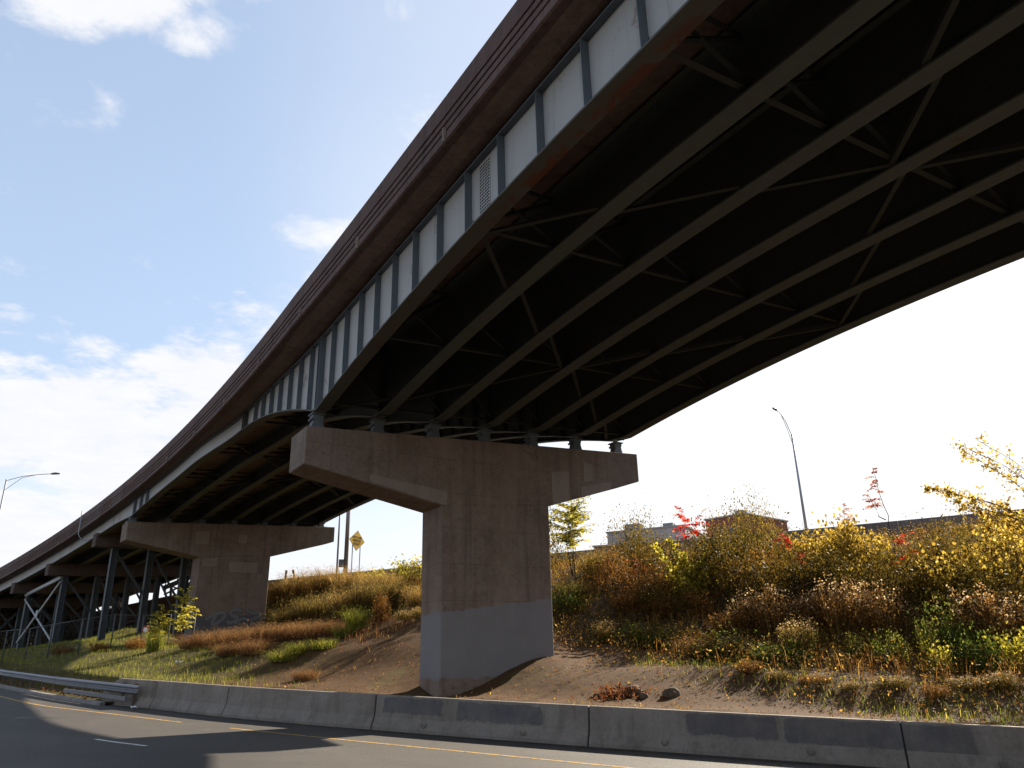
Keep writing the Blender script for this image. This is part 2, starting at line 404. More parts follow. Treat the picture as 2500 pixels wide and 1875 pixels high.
class MB:
    """collects boxes, bars, sweeps and tubes and links them as one mesh object"""
    def __init__(s): s.v = []; s.f = []; s.m = []; s.sm = []
    def add(s, vs, fs, mi=0, smooth=False):
        k = len(s.v); s.v += [tuple(float(c) for c in q) for q in vs]
        for f in fs: s.f.append(tuple(k + i for i in f)); s.m.append(mi); s.sm.append(smooth)
        return s
    def hexa(s, p, mi=0):
        """8 points: bottom ring then top ring"""
        return s.add(p, [(3, 2, 1, 0), (4, 5, 6, 7), (0, 1, 5, 4), (1, 2, 6, 5), (2, 3, 7, 6), (3, 0, 4, 7)], mi)
    def box(s, c, ax, ay, az, mi=0):
        c = np.array(c, float); ax = np.array(ax, float) / 2; ay = np.array(ay, float) / 2; az = np.array(az, float) / 2
        return s.hexa([c - ax - ay - az, c + ax - ay - az, c + ax + ay - az, c - ax + ay - az, c - ax - ay + az, c + ax - ay + az, c + ax + ay + az, c - ax + ay + az], mi)
    def bar(s, a, b, w, h, up=(0, 0, 1), mi=0):
        a = np.array(a, float); b = np.array(b, float); d = b - a; L = np.linalg.norm(d); d /= L
        x = np.cross(d, np.array(up, float)); x /= np.linalg.norm(x) + 1e-9; y = np.cross(x, d)
        return s.box((a + b) / 2, x * w, d * L, y * h, mi)
    def angle(s, a, b, w, t=.012, up=(0, 0, 1), mi=0):
        """steel angle iron"""
        a = np.array(a, float); b = np.array(b, float); d = b - a; L = np.linalg.norm(d); d /= L
        x = np.cross(d, np.array(up, float)); x /= np.linalg.norm(x) + 1e-9; y = np.cross(x, d)
        c = (a + b) / 2
        s.box(c, x * w, d * L, y * t, mi)
        return s.box(c + y * (w / 2 + t / 2 + .001) - x * (w / 2 - t / 2), x * t, d * L, y * w, mi)
    def ibeam(s, a, b, w, h, t=.02, up=(0, 0, 1), mi=0):
        a = np.array(a, float); b = np.array(b, float); d = b - a; L = np.linalg.norm(d); d /= L
        x = np.cross(d, np.array(up, float)); x /= np.linalg.norm(x) + 1e-9; y = np.cross(x, d); c = (a + b) / 2
        s.box(c + y * (h / 2 - t / 2), x * w, d * L, y * t, mi); s.box(c - y * (h / 2 - t / 2), x * w, d * L, y * t, mi)
        return s.box(c, x * t, d * L, y * (h - 2 * t - .002), mi)
    def tube(s, pts, rad, n=8, mi=0, cap=True):
        pts = [np.array(p, float) for p in pts]
        rad = rad if isinstance(rad, (list, tuple)) else [rad] * len(pts)
        vs = []; fs = []
        for i, p in enumerate(pts):
            d = pts[min(i + 1, len(pts) - 1)] - pts[max(i - 1, 0)]; d /= np.linalg.norm(d) + 1e-9
            a = np.cross(d, (0.31, .95, .02) if abs(d[2]) > .8 else (0, 0, 1.)); a /= np.linalg.norm(a); c = np.cross(d, a)
            for k in range(n):
                t = 2 * math.pi * k / n; vs.append(p + rad[i] * (a * math.cos(t) + c * math.sin(t)))
        for i in range(len(pts) - 1):
            for k in range(n):
                k2 = (k + 1) % n; fs.append((i * n + k, i * n + k2, (i + 1) * n + k2, (i + 1) * n + k))
        if cap: fs += [tuple(range(n))[::-1], tuple((len(pts) - 1) * n + k for k in range(n))]
        return s.add(vs, fs, mi, True)
    def sweep(s, rings, mi=0, closed=True, caps=True, smooth=False):
        n = len(rings[0]); vs = [p for r in rings for p in r]; fs = []
        for i in range(len(rings) - 1):
            for k in range(n if closed else n - 1):
                k2 = (k + 1) % n; fs.append((i * n + k, i * n + k2, (i + 1) * n + k2, (i + 1) * n + k))
        if caps and closed: fs += [tuple(range(n))[::-1], tuple((len(rings) - 1) * n + k for k in range(n))]
        return s.add(vs, fs, mi, smooth)
    def prism(s, poly, off, mi=0):
        """poly: 3-D points of one face; off: extrusion vector"""
        n = len(poly); a = [np.array(p, float) for p in poly]; c = [p + np.array(off, float) for p in a]
        return s.add(a + c, [tuple(range(n))[::-1], tuple(range(n, 2 * n))] + [(i, (i + 1) % n, n + (i + 1) % n, n + i) for i in range(n)], mi)
    def mesh(s, name, mats):
        me = bpy.data.meshes.new(name); me.from_pydata(s.v, [], s.f)
        for q in (mats if isinstance(mats, (list, tuple)) else [mats]): me.materials.append(MATS[q])
        me.polygons.foreach_set('material_index', s.m); me.polygons.foreach_set('use_smooth', s.sm)
        me.update(); return me
    def build(s, name, mats, parent=None, bevel=0.0, recalc=True):
        me = s.mesh(name, mats)
        if recalc:
            import bmesh
            bm = bmesh.new(); bm.from_mesh(me); bmesh.ops.recalc_face_normals(bm, faces=bm.faces); bm.to_mesh(me); bm.free()
        o = bpy.data.objects.new(name, me); link(o, parent)
        if bevel:
            md = o.modifiers.new('bevel', 'BEVEL'); md.width = bevel; md.segments = 2; md.limit_method = 'ANGLE'; md.angle_limit = R(40)
        return o


def np_mesh(name, V, F, mat, tint):
    """fast mesh from numpy arrays: V (n,3), F (m,k), tint (n,)"""
    me = bpy.data.meshes.new(name)
    V = np.ascontiguousarray(V, np.float32); F = np.ascontiguousarray(F, np.int32); k = F.shape[1]
    me.vertices.add(len(V)); me.vertices.foreach_set('co', V.ravel())
    me.loops.add(F.size); me.loops.foreach_set('vertex_index', F.ravel())
    me.polygons.add(len(F)); me.polygons.foreach_set('loop_start', np.arange(0, F.size, k, dtype=np.int32))
    a = me.attributes.new('tint', 'FLOAT', 'POINT'); a.data.foreach_set('value', np.ascontiguousarray(tint, np.float32))
    me.materials.append(MATS[mat]); me.update(); me.validate()
    return me


# ------------------------------------------------------------------ ground shape
def ray(px, py):
    v = R_ * (px - 1250) / FPX - U_ * (py - 937.5) / FPX + W_
    return v / np.linalg.norm(v)


BAR = np.array([(-15.74, 31.47), (-13.25, 30.0), (-9.64, 27.2), (-6.77, 25.5), (-4.17, 24.17), (-.99, 22.55), (1.82, 21.25), (5.23, 19.78), (8.45, 18.44), (10.85, 17.5), (15.8, 15.6), (22, 13.2), (60, -1)])
RAIL = np.array([(-90, 118), (-60, 84), (-40, 60), (-29.0, 45.2), (-23.6, 39.6), (-18.8, 34.6), (-15.0, 31.2)])
EDGE = np.vstack([RAIL[:-1], [(-16.9, 32.7)], BAR[1:]])     # back edge of the carriageway
CREST = np.array([(95, -11.5), (60, 12.6), (26, 36), (-22, 69), (-27.5, 72.8), (-35, 78), (-60, 95), (-120, 136)])
CRESTZ = np.array([4.6, 4.9, 5.3, 6.0, 5.6, 2.6, 2.6, 2.6])


def zroad(x, y=0): return -2.08 - .0457 * np.clip(x, -45, 30)


def pdist(line, P):
    """signed distance to a polyline (left of its direction is positive), and the running parameter"""
    P = np.atleast_2d(P); best = np.full(len(P), 1e9); sg = np.zeros(len(P)); par = np.zeros(len(P))
    for i in range(len(line) - 1):
        a, b = line[i], line[i + 1]; d = b - a; L = d @ d
        t = np.clip(((P - a) @ d) / L, 0, 1); q = P - (a + t[:, None] * d)
        ds = np.hypot(q[:, 0], q[:, 1]); m = ds < best - 1e-9
        best[m] = ds[m]; sg[m] = np.sign(d[0] * q[m, 1] - d[1] * q[m, 0]); par[m] = i + t[m]
    return best * sg, par


PT = np.array([0, .10, .22, .30, .41, .53, .70, .88, 1.0]); PZ = np.array([0, .025, .15, .19, .27, .44, .70, .93, 1.0])


def terrain(x, y):
    P = np.stack([np.atleast_1d(x).astype(float), np.atleast_1d(y).astype(float)], 1)
    d1, _ = pdist(EDGE, P); d2, c2 = pdist(CREST, P)
    zc = np.interp(c2, np.arange(len(CRESTZ)), CRESTZ)
    zb = zroad(P[:, 0]) + .78
    d1p = np.clip(d1, 0, None); inside = d2 > 0        # CREST runs right to left, so the near side is on its left
    t = np.where(inside, d1p / (d1p + np.abs(d2) + 1e-6), 1.0)
    z = zb + (zc - zb) * np.interp(t, PT, PZ)
    # worn shelf between the piers: the dirt rises to a lip with a shallow hollow behind it
    amp = np.interp(P[:, 0], [-24, -18, -12, -4.5, -1.0, 2.5], [0, .35, .80, 1.25, .9, 0])
    lip = amp * np.where(d1 < 10.2, np.exp(-((d1 - 10.2) / 4.2) ** 2), np.exp(-((d1 - 10.2) / 1.7) ** 2)) - np.clip(amp, 0, .5) * .8 * np.exp(-((d1 - 14.0) / 2.2) ** 2)
    lip = lip * np.clip(d1 / 2.5, 0, 1)
    lip = lip - .75 * np.exp(-(((P[:, 0] + 19.5) / 5.0) ** 2 + ((P[:, 1] - 53) / 6.0) ** 2))
    # the ground is dug down round the foot of the first pier
    lip = lip - .30 * np.exp(-(((P[:, 0] + 2.6) / 1.6) ** 2 + ((P[:, 1] - 27.0) / 1.6) ** 2))
    z = z + np.where(inside & (d1 > 0), lip, 0)
    lb = np.clip((-P[:, 0] - 16) / 9, 0, 1); z = z + np.where(inside & (d1 > 0), .55 * lb * np.clip(d1 / 3, 0, 1) * np.clip(1.6 - t * 1.6, 0, 1), 0)
    bh = np.clip((-P[:, 0] - 18.8) / 3.5, 0, 1) * np.clip((d1 - 9.5) / 4, 0, 1); z = z + np.where(inside, bh * (np.minimum(z, .1) - z), 0)
    # far side of the upper road falls away gently
    z = np.where(inside, z, zc - np.clip(-d2 - 16, 0, 60) * .05)
    n = np.array([mnoise.noise(Vector((a * .45, c * .45, 0))) * .16 + mnoise.noise(Vector((a * 1.7, c * 1.7, 3))) * .05 for a, c in P])
    z = z + np.where((d1 > .6) & inside, n * np.clip(d1 / 4, 0, 1), 0)
    z = np.where(d1 < .5, np.minimum(z, zroad(P[:, 0]) - .35), z)
    return z


def ter(x, y): return float(terrain(x, y)[0])


def at(px, py):
    """where the sight line through a pixel of the photograph meets the ground"""
    r = ray(px, py); t = np.arange(14, 110, .25)
    Q = r[None] * t[:, None]; z = terrain(Q[:, 0], Q[:, 1])
    k = np.argmax(Q[:, 2] <= z)
    if Q[k, 2] > z[k]: k = len(t) - 1
    return np.array([Q[k, 0], Q[k, 1], z[k]])


def edge_off(P, off):
    """offset a polyline sideways (positive = behind the barrier)"""
    out = []
    for i in range(len(P)):
        d = P[min(i + 1, len(P) - 1)] - P[max(i - 1, 0)]; d = d / np.linalg.norm(d); out.append(P[i] + np.array([-d[1], d[0]]) * off)
    return np.array(out)


def resample(P, step):
    P = np.array(P, float); s = np.r_[0, np.cumsum(np.hypot(*np.diff(P, axis=0).T))]
    k = max(2, int(s[-1] / step) + 1); t = np.linspace(0, s[-1], k)
    return np.stack([np.interp(t, s, P[:, 0]), np.interp(t, s, P[:, 1])], 1)


def smooth_line(P, it=3):
    P = np.array(P, float)
    for _ in range(it):
        Q = [P[0]]
        for a, b in zip(P[:-1], P[1:]): Q += [.75 * a + .25 * b, .25 * a + .75 * b]
        P = np.array(Q + [P[-1]])
    return P


def build_ground():
    xs = np.r_[np.array([-900, -500, -300, -200, -150, -110]), np.arange(-80, -34, 2.5), np.arange(-34, 32, .55), np.arange(32, 70, 2.5), np.array([80, 110, 160, 260, 500, 900])]
    ys = np.r_[np.array([-900, -400, -150, -60]), np.arange(-30, 14, 3), np.arange(14, 76, .55), np.arange(76, 120, 3), np.array([130, 170, 250, 450, 900, 1500])]
    X, Y = np.meshgrid(xs, ys); Z = terrain(X.ravel(), Y.ravel()).reshape(X.shape)
    far = np.clip((np.hypot(X, Y) - 130) / 150, 0, 1); Z = Z * (1 - far) + far * np.minimum(Z, 1.0)
    V = np.stack([X, Y, Z], -1).reshape(-1, 3); nx, ny = len(xs), len(ys)
    i = np.arange(ny - 1)[:, None] * nx + np.arange(nx - 1)[None]
    F = np.stack([i, i + 1, i + nx + 1, i + nx], -1).reshape(-1, 4)
    me = np_mesh('ground', V, F, 'soil', np.zeros(len(V)))
    me.polygons.foreach_set('use_smooth', [True] * len(F))
    o = link(bpy.data.objects.new('ground', me)); tag(o, kind='structure')
    return o


def strip(name, line, o0, o1, dz, mat, parent=None, kind=None, sub=1):
    a, c = edge_off(line, o0), edge_off(line, o1); vs = []; fs = []
    n = sub + 1
    for p, q in zip(a, c):
        for k in range(n):
            w = p + (q - p) * k / sub; vs.append((w[0], w[1], zroad(w[0]) + dz))
    for i in range(len(a) - 1):
        for k in range(sub): fs.append((i * n + k, i * n + k + 1, (i + 1) * n + k + 1, (i + 1) * n + k))
    m = MB(); m.add(vs, fs); ob = m.build(name, mat, parent, recalc=False)
    for p in ob.data.polygons:
        pass
    import bmesh
    bm = bmesh.new(); bm.from_mesh(ob.data)
    for f in bm.faces:
        if f.normal.z < 0: f.normal_flip()
    bm.to_mesh(ob.data); bm.free()
    if kind: tag(ob, kind=kind)
    return ob


ground = build_ground()
EDG = resample(smooth_line(EDGE), 1.0)
road = strip('road', EDG, .45, -48, 0, 'asphalt', None, 'structure', 24)
YEL = [(-60, 79.5), (-30, 43.5), (-18.54, 30.46), (-14.32, 27.6), (-9.96, 24.5), (-8.02, 23.14), (-3.76, 20.6), (-.32, 18.65), (2.06, 17.29), (8, 14.1), (30, 3)]
yl = resample(smooth_line(YEL), .8)
d_, _ = pdist(np.array(YEL), yl)


def marking(name, line, x0, x1, w, mat):
    seg = line[(line[:, 0] > x0) & (line[:, 0] < x1)]
    return strip(name, seg, -w / 2, w / 2, .004, mat, road)


marking('yellow_edge_line', yl, -70, -9.95, .13, 'line_yellow')
marking('yellow_edge_line', yl, -8.6, 30, .13, 'line_yellow')
WHT = resample(smooth_line([(-70, 78), (-30, 38.4), (-22, 29.2), (-10.38, 19.81), (-8.35, 18.63), (0, 13.9), (20, 3)]), .4)
for a, c in ((-44, -40.5), (-32.5, -29.6), (-21.4, -18.8), (-10.4, -8.3), (.8, 3.2)):
    marking('white_lane_dash', WHT, a, c, .11, 'line_white')
material('grit', lambda b, co: b.mix(b.step(b.noise(geo(b), 2.5, 8, .75), .46, .6), (.052, .046, .040), b.mix(b.noise(geo(b), 30, 4), (.07, .05, .035), (.16, .125, .095))), .95, .1)
strip('gutter_grit', EDG[EDG[:, 0] > -40], -.28, -.72, .003, 'grit', road)
cr_ = [(-21.5, 27.6), (-19, 26.6), (-17.2, 25.75), (-15.6, 25.15), (-14, 24.9)]
strip('sealed_crack', resample(cr_, .4), -.02, .03, .005, 'crack_tar', road)

# ------------------------------------------------------------------ the overpass
GE, GZ0, GG0, GG1, GG2 = 0.050662, 9.112, -0.034896, 2.7e-5, 2.6e-5
HD, HPAR, HH, HL, OP, B1 = 1.569, 1.4455, 1.192955, 16.2511, 0.9336, -0.053
SS = np.arange(-130, 70.01, .1)


def _curve():
    ph = np.where(SS > 0, PH + .030179 - .00136 * SS + .000034 * SS ** 2, PH + .030179 * np.clip(.5 - SS / 12, .0, 1) * 1.0 + .0045 * np.clip(-SS, 0, None))
    ph = np.where(SS > 0, ph, PH + .030179 + .0045 * (-SS))
    dx, dy = np.sin(ph), -np.cos(ph); X = np.cumsum(dx) * .1; Y = np.cumsum(dy) * .1; i0 = np.argmin(abs(SS))
    X += GP[0] - GN[0] * OP - X[i0]; Y += GP[1] - GN[1] * OP - Y[i0]
    z = GZ0 + HD + HPAR + GG0 * SS + GG1 * SS ** 2 / 2 + GG2 * SS ** 3 / 3
    zn = np.polyval([-1.1252e-06, -9.7141e-04, -1.3553e-02, 12.0808], np.clip(SS, -95, 0)) + .0457 * np.exp(SS / 8)
    z = np.where(SS < 0, zn, z)
    ph2 = np.where(SS > 0, PH, PH + .0045 * (-SS) + .030179 * np.clip(-SS / 6, 0, 1))
    return X, Y, z + .047, ph2


CX, CY, CZ, CPH = _curve()


def edge_at(s):
    x = np.interp(s, SS, CX); y = np.interp(s, SS, CY); z = np.interp(s, SS, CZ); ph = np.interp(s, SS, CPH)
    return np.array([x, y, 0]), np.array([math.cos(ph), math.sin(ph), 0]), z, np.array([math.sin(ph), -math.cos(ph), 0])


def dp(s, o, h):
    """deck point: chainage s, distance o in from the left edge, height h against the parapet top"""
    e, n, z, u = edge_at(s); p = e + n * o; p[2] = z + h + GE * (o - OP); return p


def gpt(s, n, h=0.0):
    """point on the girder grid: n is the distance from the outer flange edge of the fascia girder; h above girder top"""
    if s >= 0:
        p = GP + GU * s + GN * n; p[2] = GZ0 + HD + GG0 * s + GG1 * s * s / 2 + GG2 * s ** 3 / 3 + GE * n + h; return p
    e, nn, z, u = edge_at(s); t = min(1, max(0, (-s - 10.4) / 7.6)); p = e + nn * (OP + n - .42 * t * t * (3 - 2 * t))
    p[2] = z - .047 - HPAR + min(1, -s / 9) * .2 + GE * n + h; return p


SPAN2_END, HINGE1, HINGE2 = -31.0, -10.4, -36.5


def gdepth(s, n):
    """depth of a girder below its top"""
    q = s - B1 * n
    if q >= 0: return HD + HH * max(0, 1 - q / HL) ** 2
    if q > HINGE1: t = max(0, 1 + q / -HINGE1) if False else max(0, 1 - q / HINGE1); return .92 + (HD + HH - .92) * t ** 1.75
    if q > -23: return .88
    q2 = q - SPAN2_END
    if q > SPAN2_END: return .88 + .28 * max(0, 1 - q2 / 8) ** 2
    if q > HINGE2: return .88 + .28 * max(0, 1 - q2 / (HINGE2 - SPAN2_END)) ** 1.6
    return .88


def srange(a, b, st):
    n = max(2, int(abs(b - a) / st) + 1); return np.linspace(a, b, n)


bridge = empty('overpass', 'long curving steel girder overpass with brown concrete parapet crossing overhead', 'bridge', GP + np.array([0, 0, 9.]))
bridge.location = (0, 0, 0)
NG, GS = 7, 2.2
WID = OP + .22 + 6 * GS + .22 + OP + .02           # overall deck width

# deck slab
PAR_T = .32
m = MB()
ss = np.r_[srange(-96, -40, 2), srange(-39, 62, 1.0)]
rings = []
for s in ss:
    sb = -1.36 + .11 * min(1, max(0, -s / 9))
    rings.append([dp(s, .07, -1.24), dp(s, .55, sb), dp(s, WID - .55, sb), dp(s, WID - .07, -1.24), dp(s, WID - .07, -1.03), dp(s, .07, -1.03)])
m.sweep(rings)
m.build('deck_slab', 'soffit_concrete', bridge)
m = MB()
rings = [[dp(s, PAR_T + .06, -1.0), dp(s, WID - PAR_T - .06, -1.0), dp(s, WID - PAR_T - .06, -.95), dp(s, PAR_T + .06, -.95)] for s in ss]
m.sweep(rings); m.build('road_surface', 'asphalt_top', bridge)

# parapets in cast lengths, three grooves on the outer face
prof = [(0.0, 0.0), (0, -.50), (.04, -.515), (.04, -.56), (0, -.575), (0, -.71), (.04, -.725), (.04, -.77), (0, -.785), (0, -.92), (.04, -.935), (.04, -.98), (-.01, -.995), (-.025, -1.21), (.02, -1.245), (.30, -1.285), (.30, -1.02), (.34, -.95), (.30, -.6), (.26, 0.0)]
JOINTS = [-96, -88, -80, -72, -66, -60, -54, -48.5, -43, -37.5, -34.8, -32.2, -27.0, -21.3, -15.6, -10.0, -4.6, .9, 6.4, 11.9, 17.4, 23, 28.6, 34.2, 40, 46, 54, 62]
rnd = random.Random(4)
for a, c in zip(JOINTS[:-1], JOINTS[1:]):
    for side in (0, 1):
        if side and c < -60: continue
        m = MB(); st = srange(a + .012, c - .012, .9 if a > -45 else 2)
        m.sweep([[dp(s, o if not side else WID - o, h + (0 if not side else .02)) for o, h in prof] for s in st])
        pale = (a in (-34.8, -43)) or rnd.random() < .08
        m.build('parapet_panel', 'parapet_pale' if pale else 'parapet_concrete', bridge)
        if not side and a > -62:
            k = MB(); k.box(dp(a, -.035, -1.06), edge_at(a)[1] * .07, edge_at(a)[3] * .05, (0, 0, .34)); k.build('drip_tab', 'patch_concrete', bridge)
# conduit and drain that hang on the parapet beyond the second pier
m = MB(); sd = -42.6
m.tube([dp(sd, -.08, .3), dp(sd, -.08, -1.5), dp(sd + .3, .2, -2.05), dp(sd + 1.6, .5, -2.1)], .035, 6); m.build('drain_pipe', 'lamp_steel', bridge)

# girders
FW, FT = .44, .045


def girder(i, a, b, st, fascia):
    n0 = i * GS; web_n = n0 + .22
    g = MB(); sv = srange(a, b, st)
    sv = np.unique(np.r_[sv, [x for x in (-23.0,) if a < x < b]])
    # web: mi 0 / flanges: mi 1
    g.sweep([[gpt(s, web_n - .008, -.035), gpt(s, web_n + .008, -.035), gpt(s, web_n + .008, -gdepth(s, n0) + FT + .001), gpt(s, web_n - .008, -gdepth(s, n0) + FT + .001)] for s in sv], 0)
    g.sweep([[gpt(s, n0 + .06, 0), gpt(s, n0 + .38, 0), gpt(s, n0 + .38, -.034), gpt(s, n0 + .06, -.034)] for s in sv], 2 if fascia else 1)
    g.sweep([[gpt(s, n0, -gdepth(s, n0) + FT), gpt(s, n0 + FW, -gdepth(s, n0) + FT), gpt(s, n0 + FW, -gdepth(s, n0)), gpt(s, n0, -gdepth(s, n0))] for s in sv], 1)
    return g.build('girder', ['white_steel' if fascia else 'girder_steel', 'flange_rusty' if fascia else 'flange_steel', 'blue_shaded_steel'], bridge)


def stiffener(s, n0, sgn, w, t, parent, mat='blue_shaded_steel'):
    """vertical plate from web towards the outside; sgn -1 = left side"""
    web = n0 + .22 + sgn * .012; out = n0 + .22 + sgn * w
    d = gdepth(s, n0); u = GU if s >= 0 else edge_at(s)[3]
    top = -.045 if w < .18 else -.036
    p = [gpt(s, web, -d + FT + .004), gpt(s, out, -d + FT + .004), gpt(s, out, top), gpt(s, web, top)]
    k = MB(); k.prism([q - u * t / 2 for q in p], u * t); return k.build('stiffener', mat, parent)


for i in range(NG):
    fa = i == 0
    gm = girder(i, HINGE1 + .06 + B1 * i * GS, 62, .55 if i == 0 else .9, fa)
    g2 = girder(i, HINGE2 + .05 + B1 * i * GS, HINGE1 - .06 + B1 * i * GS, .7, fa)
    g3 = girder(i, -95, HINGE2 - .05 + B1 * i * GS, 2.2, fa)
    for s in (17.5, 15.99, 14.47, 12.95, 11.43, 9.92, 8.42, 6.98, 5.6, 4.2, 2.8, 1.4, -1.12, -2.44, -3.73, -5.07, -6.31, -7.56, -8.7, 19.0, 20.5, 22, 23.5, 25, 26.5, 28):
        if fa: stiffener(s, 0, -1, .185, .016, gm)
    if fa:
        stiffener(.12, 0, -1, .20, .03, gm); stiffener(-.14, 0, -1, .20, .03, gm)
        stiffener(HINGE1 + .14, 0, -1, .19, .05, gm, 'girder_steel'); stiffener(HINGE1 - .16, 0, -1, .19, .05, g2, 'girder_steel')
        for s in (SPAN2_END + .12, SPAN2_END + 1.6, SPAN2_END + 3.0): stiffener(s, 0, -1, .19, .04, g2)
        # bolted splice plate on the fascia web
        k = MB(); q0 = gpt(12.0, .2, 0); ax = GU; h0, h1 = -1.54, -.12
        k.box(gpt(12.08, .203, -.82), GU * .46, GN * .012, (0, 0, 1.38)); sp = k.build('splice_plate', 'white_steel', gm)
        k = MB()
        for a in range(6):
            for c in range(17):
                if a in (0, 1, 2, 3, 4, 5): k.box(gpt(11.89 + a * .076, .192, -1.46 + c * .08), GU * .034, GN * .018, (0, 0, .034))
        tag(k.build('bolt_heads', 'girder_steel', gm), kind='stuff')
    else:
        for s in (.1 + B1 * i * GS, SPAN2_END + .1 + B1 * i * GS):
            stiffener(s, i * GS, -1, .19, .03, gm if s > -5 else g2, 'girder_steel')
            stiffener(s, i * GS, 1, .19, .03, gm if s > -5 else g2, 'girder_steel')
        for k_ in range(8):
            if i > 2: stiffener(-.9 - 1.1 * k_ + B1 * i * GS, i * GS, -1, .17, .016, gm, 'girder_steel')

# cross frames: bottom strut, top strut and an X between neighbouring girders
def cross_frame(s, i):
    a, c = i * GS + .24, (i + 1) * GS + .20
    sa, sc = s + B1 * i * GS, s + B1 * (i + 1) * GS
    da, dc = gdepth(sa, i * GS), gdepth(sc, (i + 1) * GS)
    k = MB(); w = .10 if s > -9 else .08
    k.angle(gpt(sa, a, -da + .17), gpt(sc, c, -dc + .17), w + .02)
    k.angle(gpt(sa, a, -.2), gpt(sc, c, -.2), w)
    k.angle(gpt(sa, a, -da + .26), gpt(sc, c, -.30), w); k.angle(gpt(sa + .03, a, -.30), gpt(sc + .03, c, -dc + .26), w)
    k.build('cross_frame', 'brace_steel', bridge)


for s in (-9.2, -4.6, .35, 5.5, 11.55, 17.55, 23.5, 29.5, -15.5, -21.5, -27.0, -31):
    for i in range(NG - 1): cross_frame(s, i)


def lateral(sa, ia, sc, ic):
    k = MB()
    st = 1 if ic > ia else -1
    for j in range(ia, ic, st):
        f0, f1 = (j - ia) / (ic - ia), (j + st - ia) / (ic - ia)
        s0 = sa + (sc - sa) * f0 + B1 * j * GS; s1 = sa + (sc - sa) * f1 + B1 * (j + st) * GS
        n0, n1 = j * GS + .22 + .22 * st, (j + st) * GS + .22 - .22 * st
        k.angle(gpt(s0, n0, -gdepth(s0, j * GS) + .075), gpt(s1, n1, -gdepth(s1, (j + st) * GS) + .075), .11)
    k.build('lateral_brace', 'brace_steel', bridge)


for kk in (5.5, 17.5, 29.5):
    for ds in (-6, 6):
        lateral(kk + ds, 0, kk, 3); lateral(kk + ds, 6, kk, 3)
for kk in (-19.0,):
    for ds in (-6, 6): lateral(kk + ds, 0, kk, 3); lateral(kk + ds, 6, kk, 3)

# ------------------------------------------------------------------ hammerhead piers
def pier(label, org, dirn, cap, stem, depth, mats, zbot, bear, patches):
    """org: ground plan point of the left end of the front face; dirn: unit vector along the cap"""
    org = np.array(org, float); dirn = np.array(dirn, float); back = np.array([-dirn[1], dirn[0], 0])
    if back @ np.array([0, 1, 0]) < 0: back = -back
    P = lambda t, z, b=0: org + dirn * t + back * b + np.array([0, 0, z])
    root = empty('bridge_pier', label, 'bridge pier', P((stem[0] + stem[1]) / 2, zbot, depth / 2), 'hammerhead piers of the overpass')
    base = np.array(root.location)
    k = MB(); k.prism([P(t, z) - base for t, z in cap], back * depth); k.build('pier_cap', mats[0], root, .035)
    k = MB(); k.prism([P(stem[0], stem[2]) - base, P(stem[1], stem[3]) - base, P(stem[1], zbot) - base, P(stem[0], zbot) - base], back * (depth - .04))
    so = k.build('pier_stem', mats[1], root, .05); so.location = back * .02
    for (t0, z0, t1, z1, t2, z2, t3, z3) in patches:
        k = MB(); k.prism([P(a, c, -.018) - base for a, c in ((t0, z0), (t1, z1), (t2, z2), (t3, z3))], back * .05); k.build('repair_patch', 'patch_concrete', root)
    for t, ztop, zcap in bear:
        u = back; h = ztop - zcap
        bp = MB()
        bp.box(P(t, zcap + .03, depth / 2) - base, dirn * .78, u * .62, (0, 0, .06))
        pl = bp.build('base_plate', 'bearing_steel', root)
        bm_ = MB(); z = zcap + .062
        prof = [(.27, 0), (.24, .12 * h), (.17, .42 * h), (.16, .62 * h), (.19, .66 * h), (.19, h - .085), (-.19, h - .085), (-.19, .66 * h), (-.16, .62 * h), (-.17, .42 * h), (-.24, .12 * h), (-.27, 0)]
        bm_.prism([P(t + a, z + c, depth / 2 - .17) - base for a, c in prof], u * .34)
        bm_.box(P(t, ztop - .022, depth / 2) - base, dirn * .46, u * .5, (0, 0, .04))
        bm_.tube([P(t - .2, z + .60 * h, depth / 2 - .19) - base, P(t - .2, z + .60 * h, depth / 2 + .19) - base], .045, 8)
        bo = bm_.build('bearing', 'bearing_steel', root)
        nb = MB()
        for a in (-.34, .34):
            for c in (-.22, .22): nb.tube([P(t + a, zcap + .06, depth / 2 + c) - base, P(t + a, zcap + .16, depth / 2 + c) - base], .03, 6)
        nb.build('anchor_bolt', 'bearing_steel', bo)
    return root, P, base, back


# first pier
d1 = GN + GU * B1; d1 /= np.linalg.norm(d1)
def to_t(n): return (n + .36) * math.hypot(1, B1)
o1 = GP + GU * (.5 + B1 * -.36) + GN * -.36
cap1 = [(0, 7.24), (to_t(13.89), 8.01), (to_t(13.89), 6.82), (to_t(9.2), 5.42), (to_t(4.62), 5.03), (0.0, 5.98)]
bear1 = []
for i in range(NG):
    n = i * GS + .22; s = B1 * n
    t = to_t(n); bear1.append((t, gpt(max(s, 0) if s > -.2 else s, i * GS + .22, -gdepth(0 + B1 * i * GS, i * GS))[2], 7.24 + (8.01 - 7.24) * t / to_t(13.89)))
pa1 = [(to_t(1.9), 5.62, to_t(1.9), 5.86, to_t(4.8), 5.55, to_t(4.8), 5.04),
       (to_t(9.35), 5.44, to_t(9.35), 6.75, to_t(10.2), 6.85, to_t(10.2), 5.70),
       (to_t(10.75), 5.86, to_t(10.75), 6.28, to_t(12.35), 6.66, to_t(12.35), 6.34),
       (to_t(10.95), 6.50, to_t(10.95), 7.30, to_t(11.4), 7.30, to_t(11.4), 6.60),
       (to_t(5.0), 5.05, to_t(5.0), 5.60, to_t(5.3), 5.60, to_t(5.3), 5.05)]
